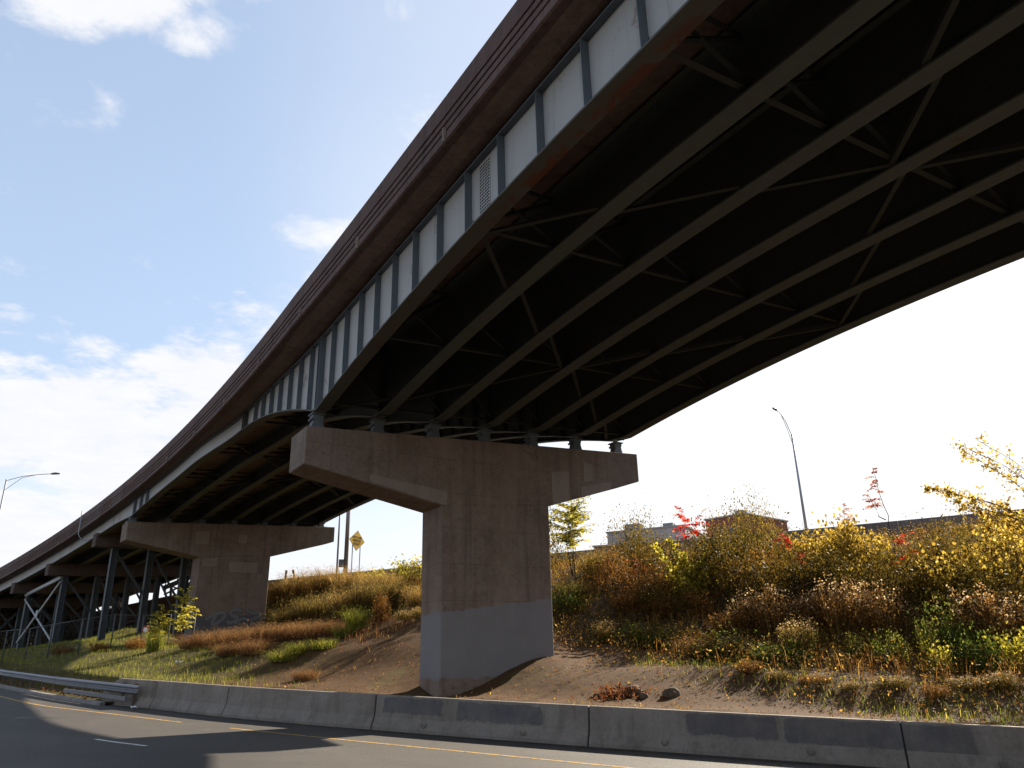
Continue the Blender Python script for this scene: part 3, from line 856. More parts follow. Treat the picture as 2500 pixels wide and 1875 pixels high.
pier1, P1, b1_, bk1 = pier('nearest concrete T pier behind the road barrier with a grey painted base', o1, d1, cap1, (to_t(4.62), to_t(9.2), 5.3, 5.6), 1.6, ('cap_concrete', 'pier_concrete'), -2.2, bear1, pa1[:4])

# second pier
A2 = GP + GU * -30.45 + GN * -3.65; B2 = GP + GU * -32.6 + GN * 10.59
d2 = (B2 - A2); L2 = np.linalg.norm(d2); d2 /= L2
cap2 = [(0, 8.79), (L2, 9.60), (L2, 8.50), (9.6, 7.15), (4.72, 6.80), (0, 7.62)]
bear2 = []
for i in range(NG):
    s = SPAN2_END + B1 * i * GS * 1.0
    q = gpt(s, i * GS + .22, -gdepth(s, i * GS)); t = float((q - A2) @ d2); zc = 8.79 + .81 * t / L2
    bear2.append((t, max(q[2], zc + .35), zc))
pa2 = [(4.9, 6.2, 4.9, 6.75, 5.9, 6.8, 5.9, 6.25), (6.7, 5.9, 6.7, 6.6, 8.7, 6.62, 8.7, 5.92), (4.3, 7.65, 4.3, 8.5, 5.2, 8.55, 5.2, 7.7), (7.2, 7.9, 7.2, 8.5, 7.8, 8.5, 7.8, 7.9)]
pier2, P2, b2_, bk2 = pier('farther concrete T pier with faint graffiti on its base by the chain link fence', A2, d2, cap2, (4.72, 9.6, 7.0, 7.3), 1.6, ('cap_concrete', 'pier_two_concrete'), -.6, bear2, pa2)


def text_mesh(name, body, size, extrude, mat, parent=None, shear=0.0, weight=0.0):
    cu = bpy.data.curves.new(name, 'FONT'); cu.body = body; cu.size = size; cu.align_x = 'CENTER'; cu.align_y = 'CENTER'
    cu.extrude = extrude; cu.shear = shear; cu.offset = weight; cu.space_line = .95; cu.resolution_u = 3
    tmp = bpy.data.objects.new(name, cu); COL.objects.link(tmp)
    dg = bpy.context.evaluated_depsgraph_get(); me = bpy.data.meshes.new_from_object(tmp.evaluated_get(dg)); me.name = name
    bpy.data.objects.remove(tmp); me.materials.clear(); me.materials.append(MATS[mat])
    o = bpy.data.objects.new(name, me); link(o, parent); return o


# spray can strokes: a D, an S, and an A like loop in bubble letters, painted over
def stroke(name, pts, w, mat, parent, P, base, off):
    pts = smooth_line(np.array(pts, float), 3); k = MB(); vs = []; fs = []
    for i, p in enumerate(pts):
        d = pts[min(i + 1, len(pts) - 1)] - pts[max(i - 1, 0)]; d /= np.linalg.norm(d) + 1e-9; n = np.array([-d[1], d[0]])
        for q in (p + n * w / 2, p - n * w / 2): vs.append(P(q[0], q[1], off) - base)
    for i in range(len(pts) - 1): fs.append((2 * i, 2 * i + 1, 2 * i + 3, 2 * i + 2))
    k.add(vs, fs); return k.build(name, mat, parent)


def gz(px, py):                                       # zoomed picture coordinates -> (t, z) on the second stem
    return (4.72 + (px - 60) / 1940 * 4.88, 1.62 + (1340 - py) / 1340 * 2.55 + (px - 60) / 1940 * .50)


for pts, w in (([(380, 760), (520, 690), (700, 600), (860, 590), (900, 680), (840, 800), (700, 920), (600, 1000)], .17),
               ([(640, 680), (600, 800), (560, 900), (600, 1000)], .17),
               ([(1320, 600), (1200, 520), (1060, 530), (1010, 640), (1100, 740), (1240, 790), (1190, 900), (1060, 970), (940, 900)], .19),
               ([(1440, 520), (1500, 640), (1640, 720), (1760, 700), (1850, 740), (1830, 830), (1700, 900), (1560, 940)], .15),
               ([(1160, 1010), (1300, 880), (1400, 850), (1480, 900), (1560, 940)], .14)):
    stroke('graffiti_stroke', [gz(q[0] + 25, q[1] + 25) for q in pts], w * 1.7, 'graffiti_dark', pier2, P2, b2_, .004)
    stroke('graffiti_stroke', [gz(*q) for q in pts], w, 'graffiti_paint', pier2, P2, b2_, -.006)

# ------------------------------------------------------------------ trestle bents under the far end
def bent(s, skew, label, ncol, xbrace, zcap_off=0.0):
    e, n, z, u = edge_at(s); dirn = n + u * skew; dirn /= np.linalg.norm(dirn)
    org = e + n * .45
    zl = gpt(s, 0, -.74)[2] - .03 - zcap_off
    P = lambda t, zz, b=0: org + dirn * t - u * b + np.array([0, 0, zz])
    root = empty('trestle_bent', label, 'trestle bent', P(6, 0), 'steel trestle bents under the far spans')
    base = np.array(root.location); L = 13.4
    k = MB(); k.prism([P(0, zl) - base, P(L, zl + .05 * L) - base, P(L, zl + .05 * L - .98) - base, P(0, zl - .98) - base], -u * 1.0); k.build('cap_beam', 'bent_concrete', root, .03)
    cols = []
    for c in range(ncol):
        t = 1.5 + c * (L - 3.0) / (ncol - 1); top = P(t, zl + .05 * t - .99, .5); g = ter(top[0], top[1]) - .3
        k = MB(); k.ibeam(top - base, np.array([top[0], top[1], g]) - base, .40, .42, .03, up=tuple(dirn)); k.build('column', 'trestle_steel', root)
        cols.append((top, g))
    for (a, ga), (c, gc) in zip(cols[:-1], cols[1:]):
        k = MB(); k.angle(a - base + np.array([0, 0, -.25]), np.array([c[0], c[1], gc + (c[2] - gc) * .42]) - base, .16, .02)
        k.angle(np.array([a[0], a[1], ga + (a[2] - ga) * .42]) - base, c - base + np.array([0, 0, -.25]), .16, .02) if xbrace else None
        k.build('sway_brace', 'trestle_steel', root)
    return root, cols, base


bA, cA, baA = bent(-39.5, -.02, 'trestle bent just behind the farther T pier', 5, False, -.1)
bB, cB, baB = bent(-52, -.02, 'trestle bent carrying the pale X braced frame, second behind the farther T pier', 5, False)
bC, cC, baC = bent(-61.5, -.02, 'trestle bent at the far foot of the pale X braced frame', 5, False)
bD, cD, baD = bent(-70, -.02, 'trestle bent third from the farther T pier, mostly in shade', 6, True)
bE, cE, baE = bent(-79, -.02, 'trestle bent farthest away where the overpass comes down', 6, True)
# longitudinal frame, its lit look put into a pale colour, between the outer columns of two bents
a, ga = cB[0]; c, gc = cC[0]
off = np.array([-.25, -.15, 0])
fr = MB()
a1, c1 = a + off + np.array([0, 0, -.15]), c + off + np.array([0, 0, -.15])
a2, c2 = np.array([a[0], a[1], ga + .9]) + off, np.array([c[0], c[1], gc + .9]) + off
root = empty('braced_frame', 'pale steel frame with an X brace between two columns at the left', 'steel frame', (a + c) / 2 * np.array([1, 1, 0]) + np.array([0, 0, ga]))
base = np.array(root.location)
k = MB(); k.bar(a1 - base, c1 - base, .16, .26); k.build('top_strut', 'brace_lit', root)
k = MB(); k.bar(a1 - base + np.array([0, 0, -.35]), c2 - base, .10, .13); k.build('diagonal_brace', 'brace_lit', root)
k = MB(); k.bar(c1 - base + np.array([0, 0, -.35]), a2 - base, .085, .12); k.build('diagonal_brace', 'brace_lit', root)
k = MB(); mid = (a1 + c1 + a2 + c2) / 4; dd = (c1 - a1) / np.linalg.norm(c1 - a1); k.box(mid - base + off * .3, dd * .5, np.array([-dd[1], dd[0], 0]) * .03, (0, 0, .6)); k.build('gusset_plate', 'brace_lit', root)

# ------------------------------------------------------------------ roadside barrier, rail, kerb
BARC = ((.142, .117, .092), (.21, .178, .147), (.27, .236, .20))
material('barrier_concrete', concrete(*BARC, .45, 1.5))
def cover_paint(b, co):
    cc, h = concrete(*BARC, .45, 1.5)(b, co); p = geo(b)
    at_ = b.new('ShaderNodeAttribute'); at_.attribute_name = 'tint'
    rag = b.math('ADD', b.math('MULTIPLY', b.math('SUBTRACT', b.noise(p, 2.6, 6, .75), .5), 2.4), b.math('MULTIPLY', b.math('SUBTRACT', b.noise(b.mapv(p, (1, 1, 6)), 9, 4, .7), .5), .7))
    m = b.step(b.math('ADD', at_.outputs['Fac'], rag), .30, .62)
    thin = b.ramp(b.noise(p, 2.0, 6, .7), [(.3, .38), (.65, .85)])
    pc = b.mix(b.noise(p, 1.3, 5, .7), (.060, .058, .070), (.098, .092, .092))
    return b.mix(b.math('MULTIPLY', m, thin), cc, pc), h


material('cover_paint', cover_paint, .85, .15)
BL = resample(smooth_line(np.vstack([[(-16.6, 32.4)], BAR])), .25)
bs = np.r_[0, np.cumsum(np.hypot(*np.diff(BL, axis=0).T))]


def on_bar(s):
    p = np.array([np.interp(s, bs, BL[:, 0]), np.interp(s, bs, BL[:, 1])])
    q = np.array([np.interp(s + .3, bs, BL[:, 0]), np.interp(s + .3, bs, BL[:, 1])]) - np.array([np.interp(s - .3, bs, BL[:, 0]), np.interp(s - .3, bs, BL[:, 1])])
    q /= np.linalg.norm(q)
    return np.array([p[0], p[1], zroad(p[0])]), np.array([q[0], q[1], 0]), np.array([-q[1], q[0], 0])


def s_of_x(x): return float(np.interp(x, BL[:, 0], bs))


JB = [s_of_x(v) for v in (-16.3, -13.25, -9.64, -4.17, 1.82, 8.45, 14.6, 20.6)]
JPROF = [(-.31, 0), (-.31, .09), (-.165, .36), (-.105, .915), (-.09, .94), (.09, .94), (.105, .915), (.165, .36), (.31, .09), (.31, 0)]
blab = ['short concrete barrier length behind the end of the steel guardrail',
        'plain concrete barrier length next to the steel guardrail end',
        'plain concrete barrier length between the guardrail end length and the blue patched one',
        'concrete barrier length with two small blue paint patches in front of the pier',
        'concrete barrier length with two large dark blue paint patches and a pale strip between them',
        'concrete barrier length at the right edge with a pale middle between blue patches',
        'concrete barrier length beyond the right edge of the view']
rnd = random.Random(9)
for i, (a, c) in enumerate(zip(JB[:-1], JB[1:])):
    o0, u0_, n0_ = on_bar((a + c) / 2)
    root = empty('concrete_barrier', blab[i], 'road barrier', o0, 'jersey barriers along the road')
    k = MB(); rings = []
    gap = .02
    for s in srange(a + gap, c - gap, .6):
        p, u, n = on_bar(s); f = 1.0
        if i == 0: f = min(1, .45 + (s - a) / 2.2)
        rings.append([p - o0 + n * x + np.array([0, 0, h * f - (.05 if h == 0 else 0)]) for x, h in JPROF])
    k.sweep(rings); bo = k.build('barrier_body', 'barrier_concrete', root, .018)
    if i: 
        p, u, n = on_bar(a); q = [p - o0 + n * x * .80 + np.array([0, 0, h * .965]) - u * .018 for x, h in JPROF]; jf = MB(); jf.prism(q, u * .036); jf.build('joint_light_block', 'sign_black', root)  # dark insert added so no sun shines through the gap
    pl = {3: [(.05, .34, .42, .90), (.43, .80, .33, .86)], 4: [(.35, .63, .36, .91), (.665, .995, .30, .90)], 5: [(.005, .20, .25, .88), (.62, .97, .3, .9)], 2: []}.get(i, [])
    for f0, f1, v0, v1 in pl:
        def face(f, h):
            p, u, n = on_bar(a + (c - a) * f)
            if h >= .36: x = -.165 + (h - .36) / (.915 - .36) * .06
            else: x = -.31 + (h - .09) / .27 * .145
            return p - o0 + n * (x - .005) + np.array([0, 0, h])
        nu, nv = 40, 9; vs = []; fs = []; tn = []
        lo, hi = .365, min(.912, v1 + .03); Lf = (c - a) * (f1 - f0 + .03)
        for j in range(nu + 1):
            for q in range(nv + 1):
                f = f0 - .015 + (f1 - f0 + .03) * j / nu; h = lo + (hi - lo) * q / nv
                vs.append(face(min(max(f, .003), .997), h))
                ed = min(j / nu * Lf, (1 - j / nu) * Lf); up_ = (hi - h) * 2.2 + .02; dn = (h - v0) * 1.0
                if f0 < .02: ed = (1 - j / nu) * Lf
                if f1 > .98: ed = j / nu * Lf
                tn.append(max(0, min(1, min(ed, up_, dn) / .14)))
        for j in range(nu):
            for q in range(nv): k0 = j * (nv + 1) + q; fs.append((k0, k0 + nv + 1, k0 + nv + 2, k0 + 1))
        link(bpy.data.objects.new('paint_patch', np_mesh('paint_patch', np.array(vs), np.array(fs), 'cover_paint', np.array(tn))), root)
        if False:
            vs = []; fs = []
            for j in range(nn + 1):
                f = f0 + (f1 - f0) * j / nn; lo = v0 + (rnd.random() - .5) * .06
                vs += [face(f, min(lo, .34)), face(f, .355)]
            for j in range(nn): q = 2 * j; fs.append((q, q + 2, q + 3, q + 1))
            pm = MB(); pm.add(vs, fs); pm.build('paint_patch', 'cover_paint', root)

    if i >= 3:
        for f in (.27, .73):
            s_ = a + (c - a) * f; p, u, n = on_bar(s_); q = p - o0 + n * -.262 + np.array([0, 0, .20])
            lp = MB(); lp.tube([q - u * .07 + [0, 0, .06], q - u * .055 - n * .03 + [0, 0, -.02], q - n * .04 + [0, 0, -.05], q + u * .055 - n * .03 + [0, 0, -.02], q + u * .07 + [0, 0, .06]], .013, 6); lp.build('lifting_loop', 'post_steel', root)

# guardrail: W beam on posts, lapping over the first barrier
GR = resample(edge_off(smooth_line(np.vstack([RAIL, [(-13.0, 29.35)]])), -.50), .5)
GR = GR[(GR[:, 1] < 100) & (GR[:, 0] < -13.6)]
gr = empty('guardrail', 'galvanised double wave steel guardrail ending in front of the concrete barrier', 'guardrail', (GR[-1][0], GR[-1][1], zroad(GR[-1][0])))
gb = np.array(gr.location)
WB = [(0, 0), (-.045, .02), (-.085, .055), (-.085, .085), (-.02, .13), (-.02, .18), (-.085, .225), (-.085, .255), (-.045, .29), (0, .31)]
k = MB(); rings = []
for i, p in enumerate(GR):
    d = GR[min(i + 1, len(GR) - 1)] - GR[max(i - 1, 0)]; d /= np.linalg.norm(d); n = np.array([-d[1], d[0], 0])
    z = zroad(p[0]) + .47
    prof_ = [np.array([p[0], p[1], z]) - gb + n * x + np.array([0, 0, h]) for x, h in WB]
    rings.append(prof_ + [q + n * .006 for q in prof_[::-1]])
k.sweep(rings); k.build('beam', 'galvanised', gr)
k = MB(); rings = []
for i, p in enumerate(GR):
    if p[0] < -19.5: continue
    d = GR[min(i + 1, len(GR) - 1)] - GR[max(i - 1, 0)]; d /= np.linalg.norm(d); n = np.array([-d[1], d[0], 0]); z = zroad(p[0]) + .22
    q = np.array([p[0], p[1], z]) - gb
    rings.append([q + n * -.0, q + n * -.06, q + n * -.06 + np.array([0, 0, .15]), q + np.array([0, 0, .15])])
k.sweep(rings[:-2]); k.build('rub_rail', 'galvanised', gr)
acc = 0; last = None
for i in range(len(GR) - 3, -1, -1):
    p = GR[i]
    if last is not None and np.hypot(*(p - last)) < (.95 if p[0] > -20 else 1.9): continue
    last = p; d = GR[i + 1] - GR[i]; d /= np.linalg.norm(d); n = np.array([-d[1], d[0], 0])
    z = zroad(p[0]); c = np.array([p[0], p[1], z]) - gb + n * .27
    q = MB(); q.ibeam(c + np.array([0, 0, -.3]), c + np.array([0, 0, .80]), .10, .15, .012, up=tuple(n)); po = q.build('post', 'post_steel', gr)
    q = MB(); q.box(c - n * .165 + np.array([0, 0, .62]), np.array([*d, 0]) * .13, n * .17, (0, 0, .32)); q.build('spacer_block', 'post_steel', po)
k = MB()
for i in range(0, len(GR), 8):
    p = GR[i]; d = GR[min(i + 1, len(GR) - 1)] - GR[i - 1 if i else 0]; d /= np.linalg.norm(d) + 1e-9; n = np.array([-d[1], d[0], 0])
    for h in (.07, .155, .24): k.box(np.array([p[0], p[1], zroad(p[0]) + .47 + h]) - gb - n * (.088 if h != .155 else .024), np.array([*d, 0]) * .035, n * .012, (0, 0, .03))
tag(k.build('splice_bolts', 'post_steel', gr), kind='stuff')

KL = resample(edge_off(smooth_line(RAIL), -.9), 1.0); KL = KL[KL[:, 0] < -15.2]
k = MB(); rings = []
for i, p in enumerate(KL):
    d = KL[min(i + 1, len(KL) - 1)] - KL[max(i - 1, 0)]; d /= np.linalg.norm(d); n = np.array([-d[1], d[0], 0]); q = np.array([p[0], p[1], zroad(p[0])])
    rings.append([q + n * -.1 + np.array([0, 0, -.1]), q + n * -.07 + np.array([0, 0, .12]), q + n * .12 + np.array([0, 0, .13]), q + n * .14 + np.array([0, 0, -.1])])
k.sweep(rings); tag(k.build('kerb', 'kerb_concrete', None, .01), kind='structure')
k = MB(); vs = []; fs = []
for i, p in enumerate(KL):
    d = KL[min(i + 1, len(KL) - 1)] - KL[max(i - 1, 0)]; d /= np.linalg.norm(d); n = np.array([-d[1], d[0], 0]); q = np.array([p[0], p[1], zroad(p[0])])
    vs += [q + n * .13 + np.array([0, 0, .10]), q + n * 1.6 + np.array([0, 0, .16])]
for i in range(len(KL) - 1): fs.append((2 * i, 2 * i + 2, 2 * i + 3, 2 * i + 1))
k.add(vs, fs); tag(k.build('verge', 'soil'), kind='structure')

# ------------------------------------------------------------------ upper road, its wall and street furniture
def crest_at(px, back=0.0):
    """point of the crest line seen in a pixel column of the photograph (measured at row 1400)"""
    r = ray(px, 1400); k_ = r[0] / r[1]; a, c = CREST[2], CREST[3]; m_ = (c[1] - a[1]) / (c[0] - a[0])
    y = (a[1] - m_ * a[0]) / (1 - m_ * k_); x = k_ * y; d = np.array([x, y]); d /= np.linalg.norm(d)
    x, y = np.array([x, y]) + d * back
    f = (x - 26) / (-48); return np.array([x, y, 5.3 + .7 * f])


CL = resample(CREST[::-1], 3.0)                       # left to right
cz = lambda x: np.interp(x, CREST[::-1, 0], CRESTZ[::-1])
wall = empty('roadside_wall', 'long grey concrete wall along the top of the planted embankment', 'wall', (2, 52.5, 5.7))
wb = np.array(wall.location)
WL = edge_off(CL, .35)
for i in range(len(WL) - 1):
    p, q = WL[i], WL[i + 1]
    if p[0] < -30 or q[0] > 70: continue
    d = (q - p) / np.linalg.norm(q - p); n = np.array([-d[1], d[0], 0]); d3 = np.array([*d, 0])
    P0_ = np.array([p[0], p[1], cz(p[0])]) + d3 * .01; Q0_ = np.array([q[0], q[1], cz(q[0])]) - d3 * .01
    k = MB(); k.sweep([[w - wb + n * x + np.array([0, 0, h]) for x, h in ((-.22, -.4), (-.12, .35), (-.1, .95), (.1, .95), (.12, .35), (.22, -.4))] for w in (P0_, Q0_)])
    k.build('wall_panel', 'wall_concrete', wall)
k = MB(); vs = []; fs = []
A_, B_ = edge_off(CL, .6), edge_off(CL, 13)
keep = CL[:, 0] > -29
A_, B_ = A_[keep], B_[keep]
for p, q in zip(A_, B_): vs += [(p[0], p[1], cz(p[0]) + .06), (q[0], q[1], cz(p[0]) + .06)]
for i in range(len(A_) - 1): fs.append((2 * i, 2 * i + 2, 2 * i + 3, 2 * i + 1))
k.add(vs, fs); tag(k.build('upper_road', 'asphalt_top'), kind='structure')

# yellow diamond sign
sp = crest_at(868, 1.2); sg = empty('warning_sign', 'yellow diamond warning sign reading MERGE RIGHT on two thin posts', 'road sign', sp)
r = ray(868, 1320); D = np.hypot(sp[0], sp[1]); zc_ = r[2] / np.hypot(r[0], r[1]) * D - sp[2]
view = np.array([sp[0], sp[1], 0]) / D; yaw = R(42)
nrm = -(view * math.cos(yaw)) ; side = np.array([-nrm[1], nrm[0], 0])
nrm = np.array([-view[0] * math.cos(yaw) - view[1] * -math.sin(yaw) * -1, 0, 0]) if False else None
rt = np.array([view[1], -view[0], 0])                 # to the right as seen from the road
nv = -view * math.cos(yaw) + rt * math.sin(yaw); hx = np.array([-nv[1], nv[0], 0]); hx = hx if hx @ rt > 0 else -hx
S2 = .86
up = np.array([0, 0, 1.]); tilt = R(-4); hx2 = hx * math.cos(tilt) + up * math.sin(tilt); up2 = up * math.cos(tilt) - hx * math.sin(tilt)
c0_ = np.array([0, 0, zc_])
def dia(s, t, mat, name, parent):
    k = MB(); k.prism([c0_ + hx2 * a * s + up2 * b * s + nv * t for a, b in ((0, 1), (1, 0), (0, -1), (-1, 0))], -nv * .012); return k.build(name, mat, parent)
pn = dia(S2, .0, 'sign_black', 'sign_border', sg)
pn = dia(S2 - .035, .013, 'sign_yellow', 'sign_panel', sg)
for body, h, sz in (('LEFT LANE', .27, .21), ('MERGE', .0, .27), ('RIGHT', -.28, .25)):
    t = text_mesh('lettering', body, sz, .002, 'sign_black', pn, weight=.006)
    M = Matrix((( *hx2,), (*up2,), (*nv,))).transposed().to_4x4(); M.translation = Vector(c0_ + up2 * h + nv * .018); t.matrix_local = M
for a in (-.42, .42):
    k = MB(); k.bar(hx * a - nv * .05 + np.array([0, 0, -.6]), c0_ + hx * a - nv * .05 + np.array([0, 0, .35]), .07, .05, up=tuple(nv)); k.build('post', 'lamp_steel', sg)

# poles
def simple_pole(px, back, h, r0_, r1_, name, label, cat, mat):
    p = crest_at(px, back); o = empty(name, label, cat, p)
    k = MB(); k.tube([(0, 0, -1), (0, 0, h)], [r0_, r1_], 12); k.build('shaft', mat, o); return o, p


up_, pp_ = simple_pole(843, .6, 12.5, .19, .15, 'utility_pole', 'thick weathered utility pole behind the yellow sign', 'pole', 'wood_pole')
k = MB(); k.box((-.36, -.05, 1.75), (.42, .1, 0), (-.06, .3, 0), (0, 0, .62)); k.build('meter_box', 'sign_back', up_, .02)
k = MB(); k.bar((-.3, 0, 2.0), (0, 0, 2.0), .05, .05); k.build('bracket', 'sign_back', up_)
simple_pole(822, .9, 11, .085, .07, 'thin_pole', 'thin grey metal pole left of the utility pole', 'pole', 'lamp_steel')


def lamp(label, base, h, arm, rise, scale=1.0):
    o = empty('street_lamp', label, 'street lamp', base, 'street lamps on tall poles')
    arm = np.array([arm[0], arm[1], 0.0]); L = np.linalg.norm(arm); a = arm / L
    k = MB(); k.tube([(0, 0, -.5), (0, 0, h)], [.095, .05], 10); k.build('pole', 'lamp_steel', o)
    top = np.array([0, 0, h]); tip = arm + np.array([0, 0, h + rise])
    k = MB(); k.tube([top + [0, 0, -.1], top + arm * .35 + [0, 0, rise * .62], top + arm * .7 + [0, 0, rise * .95], tip], .022, 8)
    k.tube([top + np.array([0, 0, -.75]), top + arm * .35 + [0, 0, rise * .25], top + arm * .66 + [0, 0, rise * .90]], .016, 8)
    k.build('arm', 'lamp_steel', o)
    s = np.array([-a[1], a[0], 0]); k = MB(); vs = []
    rings = []
    for t, w, hh in ((0, .04, .04), (.1, .07, .06), (.35, .11, .07), (.55, .07, .035), (.62, .02, .015)):
        q = tip + a * (t - .05); rings.append([q + s * w + [0, 0, 0], q + s * w * .7 + [0, 0, hh], q - s * w * .7 + [0, 0, hh], q - s * w, q - s * w * .6 + [0, 0, -.05], q + s * w * .6 + [0, 0, -.05]])
    k.sweep(rings); k.build('lamp_head', 'lamp_housing', o); return o


pR = crest_at(1985, 2.0); r = ray(1962, 1057); D = np.hypot(pR[0], pR[1]); hR = r[2] / np.hypot(r[0], r[1]) * D - pR[2]
vR = pR[:2] / D; rR = np.array([vR[1], -vR[0]])
lamp('tall street lamp above the embankment at the right, its arm reaching up left', pR, hR, (-vR * 2.4 - rR * .65), .95)
r = ray(16, 1170); r = r / np.hypot(r[0], r[1]); pL = r * 60; zg = 1.0
lamp('tall street lamp at the far left, cut by the picture edge, arm to the right', np.array([pL[0], pL[1], zg]), pL[2] - zg, np.array([3.1, -.2]), .25)

# short posts left of the pole
for px, lean, lab in ((697, 0.05, 'short upright wooden post on the embankment crest beside the farther pier'), (727, -.28, 'short dark leaning post with a white band on the embankment crest')):
    p = crest_at(px, -.6); o = empty('short_post', lab, 'post', p); k = MB()
    dx_ = np.array([vR[1], -vR[0], 0]) * 0 + np.array([math.sin(lean), 0, math.cos(lean)])
    k.bar(-dx_ * .3, dx_ * 1.55, .19, .16, up=(0, 1, 0)); k.build('shaft', 'wood_pole', o)
    k = MB(); k.bar(dx_ * 1.12, dx_ * 1.19, .20, .17, up=(0, 1, 0)); k.build('band', 'sign_white', o)

# ------------------------------------------------------------------ chain link fence
material('fence_wire', lambda b, co: b.mix(b.noise(geo(b), 2.5, 4), (.05, .055, .055), (.095, .10, .095)), .6, .3)
fpx = [(-60, 1607), (6, 1604), (62, 1602), (116, 1601), (190, 1595), (268, 1591), (341, 1583), (409, 1573), (470, 1566)]
fp = []
for x, y in fpx:
    r = ray(x, y); r = r / np.hypot(r[0], r[1]); q = r * (53 if x > 150 else 53 + (150 - x) * .075); fp.append(np.array([q[0], q[1], max(ter(q[0], q[1]), q[2] - .25)]))
fe = empty('chain_link_fence', 'chain link fence with thin posts in front of the trestle bents', 'fence', fp[4]); fb = np.array(fe.location)
for i, p in enumerate(fp):
    k = MB(); k.tube([p - fb + [0, 0, -.3], p - fb + [0, 0, 1.95]], .036, 8); k.build('fence_post', 'fence_wire', fe)
for a, c in zip(fp[:-1], fp[1:]):
    k = MB(); k.tube([a - fb + [0, 0, 1.92], c - fb + [0, 0, 1.92]], .022, 6); k.build('top_rail', 'fence_wire', fe)
    k = MB(); L = np.linalg.norm((c - a)[:2]); n = int(L / .16)
    for j in range(-12, n + 1):
        for sg_ in (1, -1):
            t0, t1 = j * .16 / L, (j * .16 + 1.85) / L; z0, z1 = (0, 1.85) if sg_ > 0 else (1.85, 0)
            if t0 < 0: z0 = z0 + (z1 - z0) * (-t0) / (t1 - t0); t0 = 0
            if t1 > 1: z1 = z1 - (z1 - z0) * (t1 - 1) / (t1 - t0); t1 = 1
            if t1 - t0 < .005: continue
            A = a + (c - a) * t0 - fb + [0, 0, z0 + .03]; B = a + (c - a) * t1 - fb + [0, 0, z1 + .03]
            k.add([A, A + [0, 0, .005], B + [0, 0, .005], B], [(0, 1, 2, 3)])
    tag(k.build('wire_mesh', 'fence_wire', fe, recalc=False), kind='stuff')
r = ray(356, 1537); r = r / np.hypot(r[0], r[1]); q = r * 52.4
o = empty('round_sign', 'small round red and white sign hanging on the chain link fence', 'sign', q)
k = MB(); k.tube([(0, 0, 0), (.0, .02, 0)], .21, 20); k.build('disc', 'sign_red', o)
k = MB(); k.tube([(0, -.006, -.03), (0, -.002, -.03)], .15, 16); k.build('disc_centre', 'sign_white', o)

# ------------------------------------------------------------------ far ramp viaduct and frame behind the trestle
def far(px, py, D): r = ray(px, py); return r / np.hypot(r[0], r[1]) * D
va, vb = far(140, 1512, 104), far(520, 1432, 88)
dv = (vb - va); Lv = np.linalg.norm(dv[:2]); dv3 = dv / Lv; nv3 = np.array([-dv3[1], dv3[0], 0])
fr_ = empty('far_ramp', 'dark ramp viaduct with grooved brown parapet seen behind the trestle columns', 'bridge', va * [1, 1, 0] + [0, 0, 3]); fb2 = np.array(fr_.location)
k = MB(); k.sweep([[va + dv3 * t - fb2 + nv3 * x + np.array([0, 0, h]) for x, h in ((0, 0), (0, -.5), (.04, -.52), (.04, -.6), (0, -.62), (0, -.95), (.04, -.97), (.04, -1.05), (0, -1.07), (-.05, -1.7), (.4, -1.7), (.4, 0))] for t in np.linspace(0, Lv, 8)]); k.build('parapet', 'parapet_concrete', fr_)
k = MB(); k.sweep([[va + dv3 * t - fb2 + nv3 * x + np.array([0, 0, h]) for x, h in ((.3, -1.7), (8, -1.7), (8, -2.0), (.3, -2.0))] for t in np.linspace(0, Lv, 4)]); k.build('deck', 'soffit_concrete', fr_)
for x in (.8, 3.2, 5.6, 7.4):
    k = MB(); k.ibeam(va - fb2 + nv3 * x + np.array([0, 0, -2.6]), va + dv3 * Lv - fb2 + nv3 * x + np.array([0, 0, -2.6]), .4, 1.15, .05); k.build('girder', 'girder_steel', fr_)
for t in np.arange(3, Lv, 7):
    for x in (1.5, 6.5):
        q = va + dv3 * t + nv3 * x; k = MB(); k.bar(np.array([q[0], q[1], q[2] - 3.2]) - fb2, np.array([q[0], q[1], ter(q[0], q[1]) - 1]) - fb2, .5, .5); k.build('column', 'trestle_steel', fr_)
fo = empty('steel_gantry', 'dark sloping steel gantry silhouette above the far ramp', 'gantry', far(430, 1452, 90)); fob = np.array(fo.location)
for a, c, w in (((398, 1436), (478, 1404), .42), ((400, 1452), (452, 1426), .16), ((448, 1405), (445, 1452), .62), ((474, 1408), (456, 1448), .4), ((418, 1432), (417, 1456), .22), ((405, 1405), (404, 1458), .10), ((412, 1428), (450, 1444), .14), ((432, 1416), (455, 1414), .25)):
    k = MB(); k.bar(far(*a, 90) - fob, far(*c, 90) - fob, w, w * .8, up=(.2, 1, .1)); k.build('strut', 'girder_steel', fo)

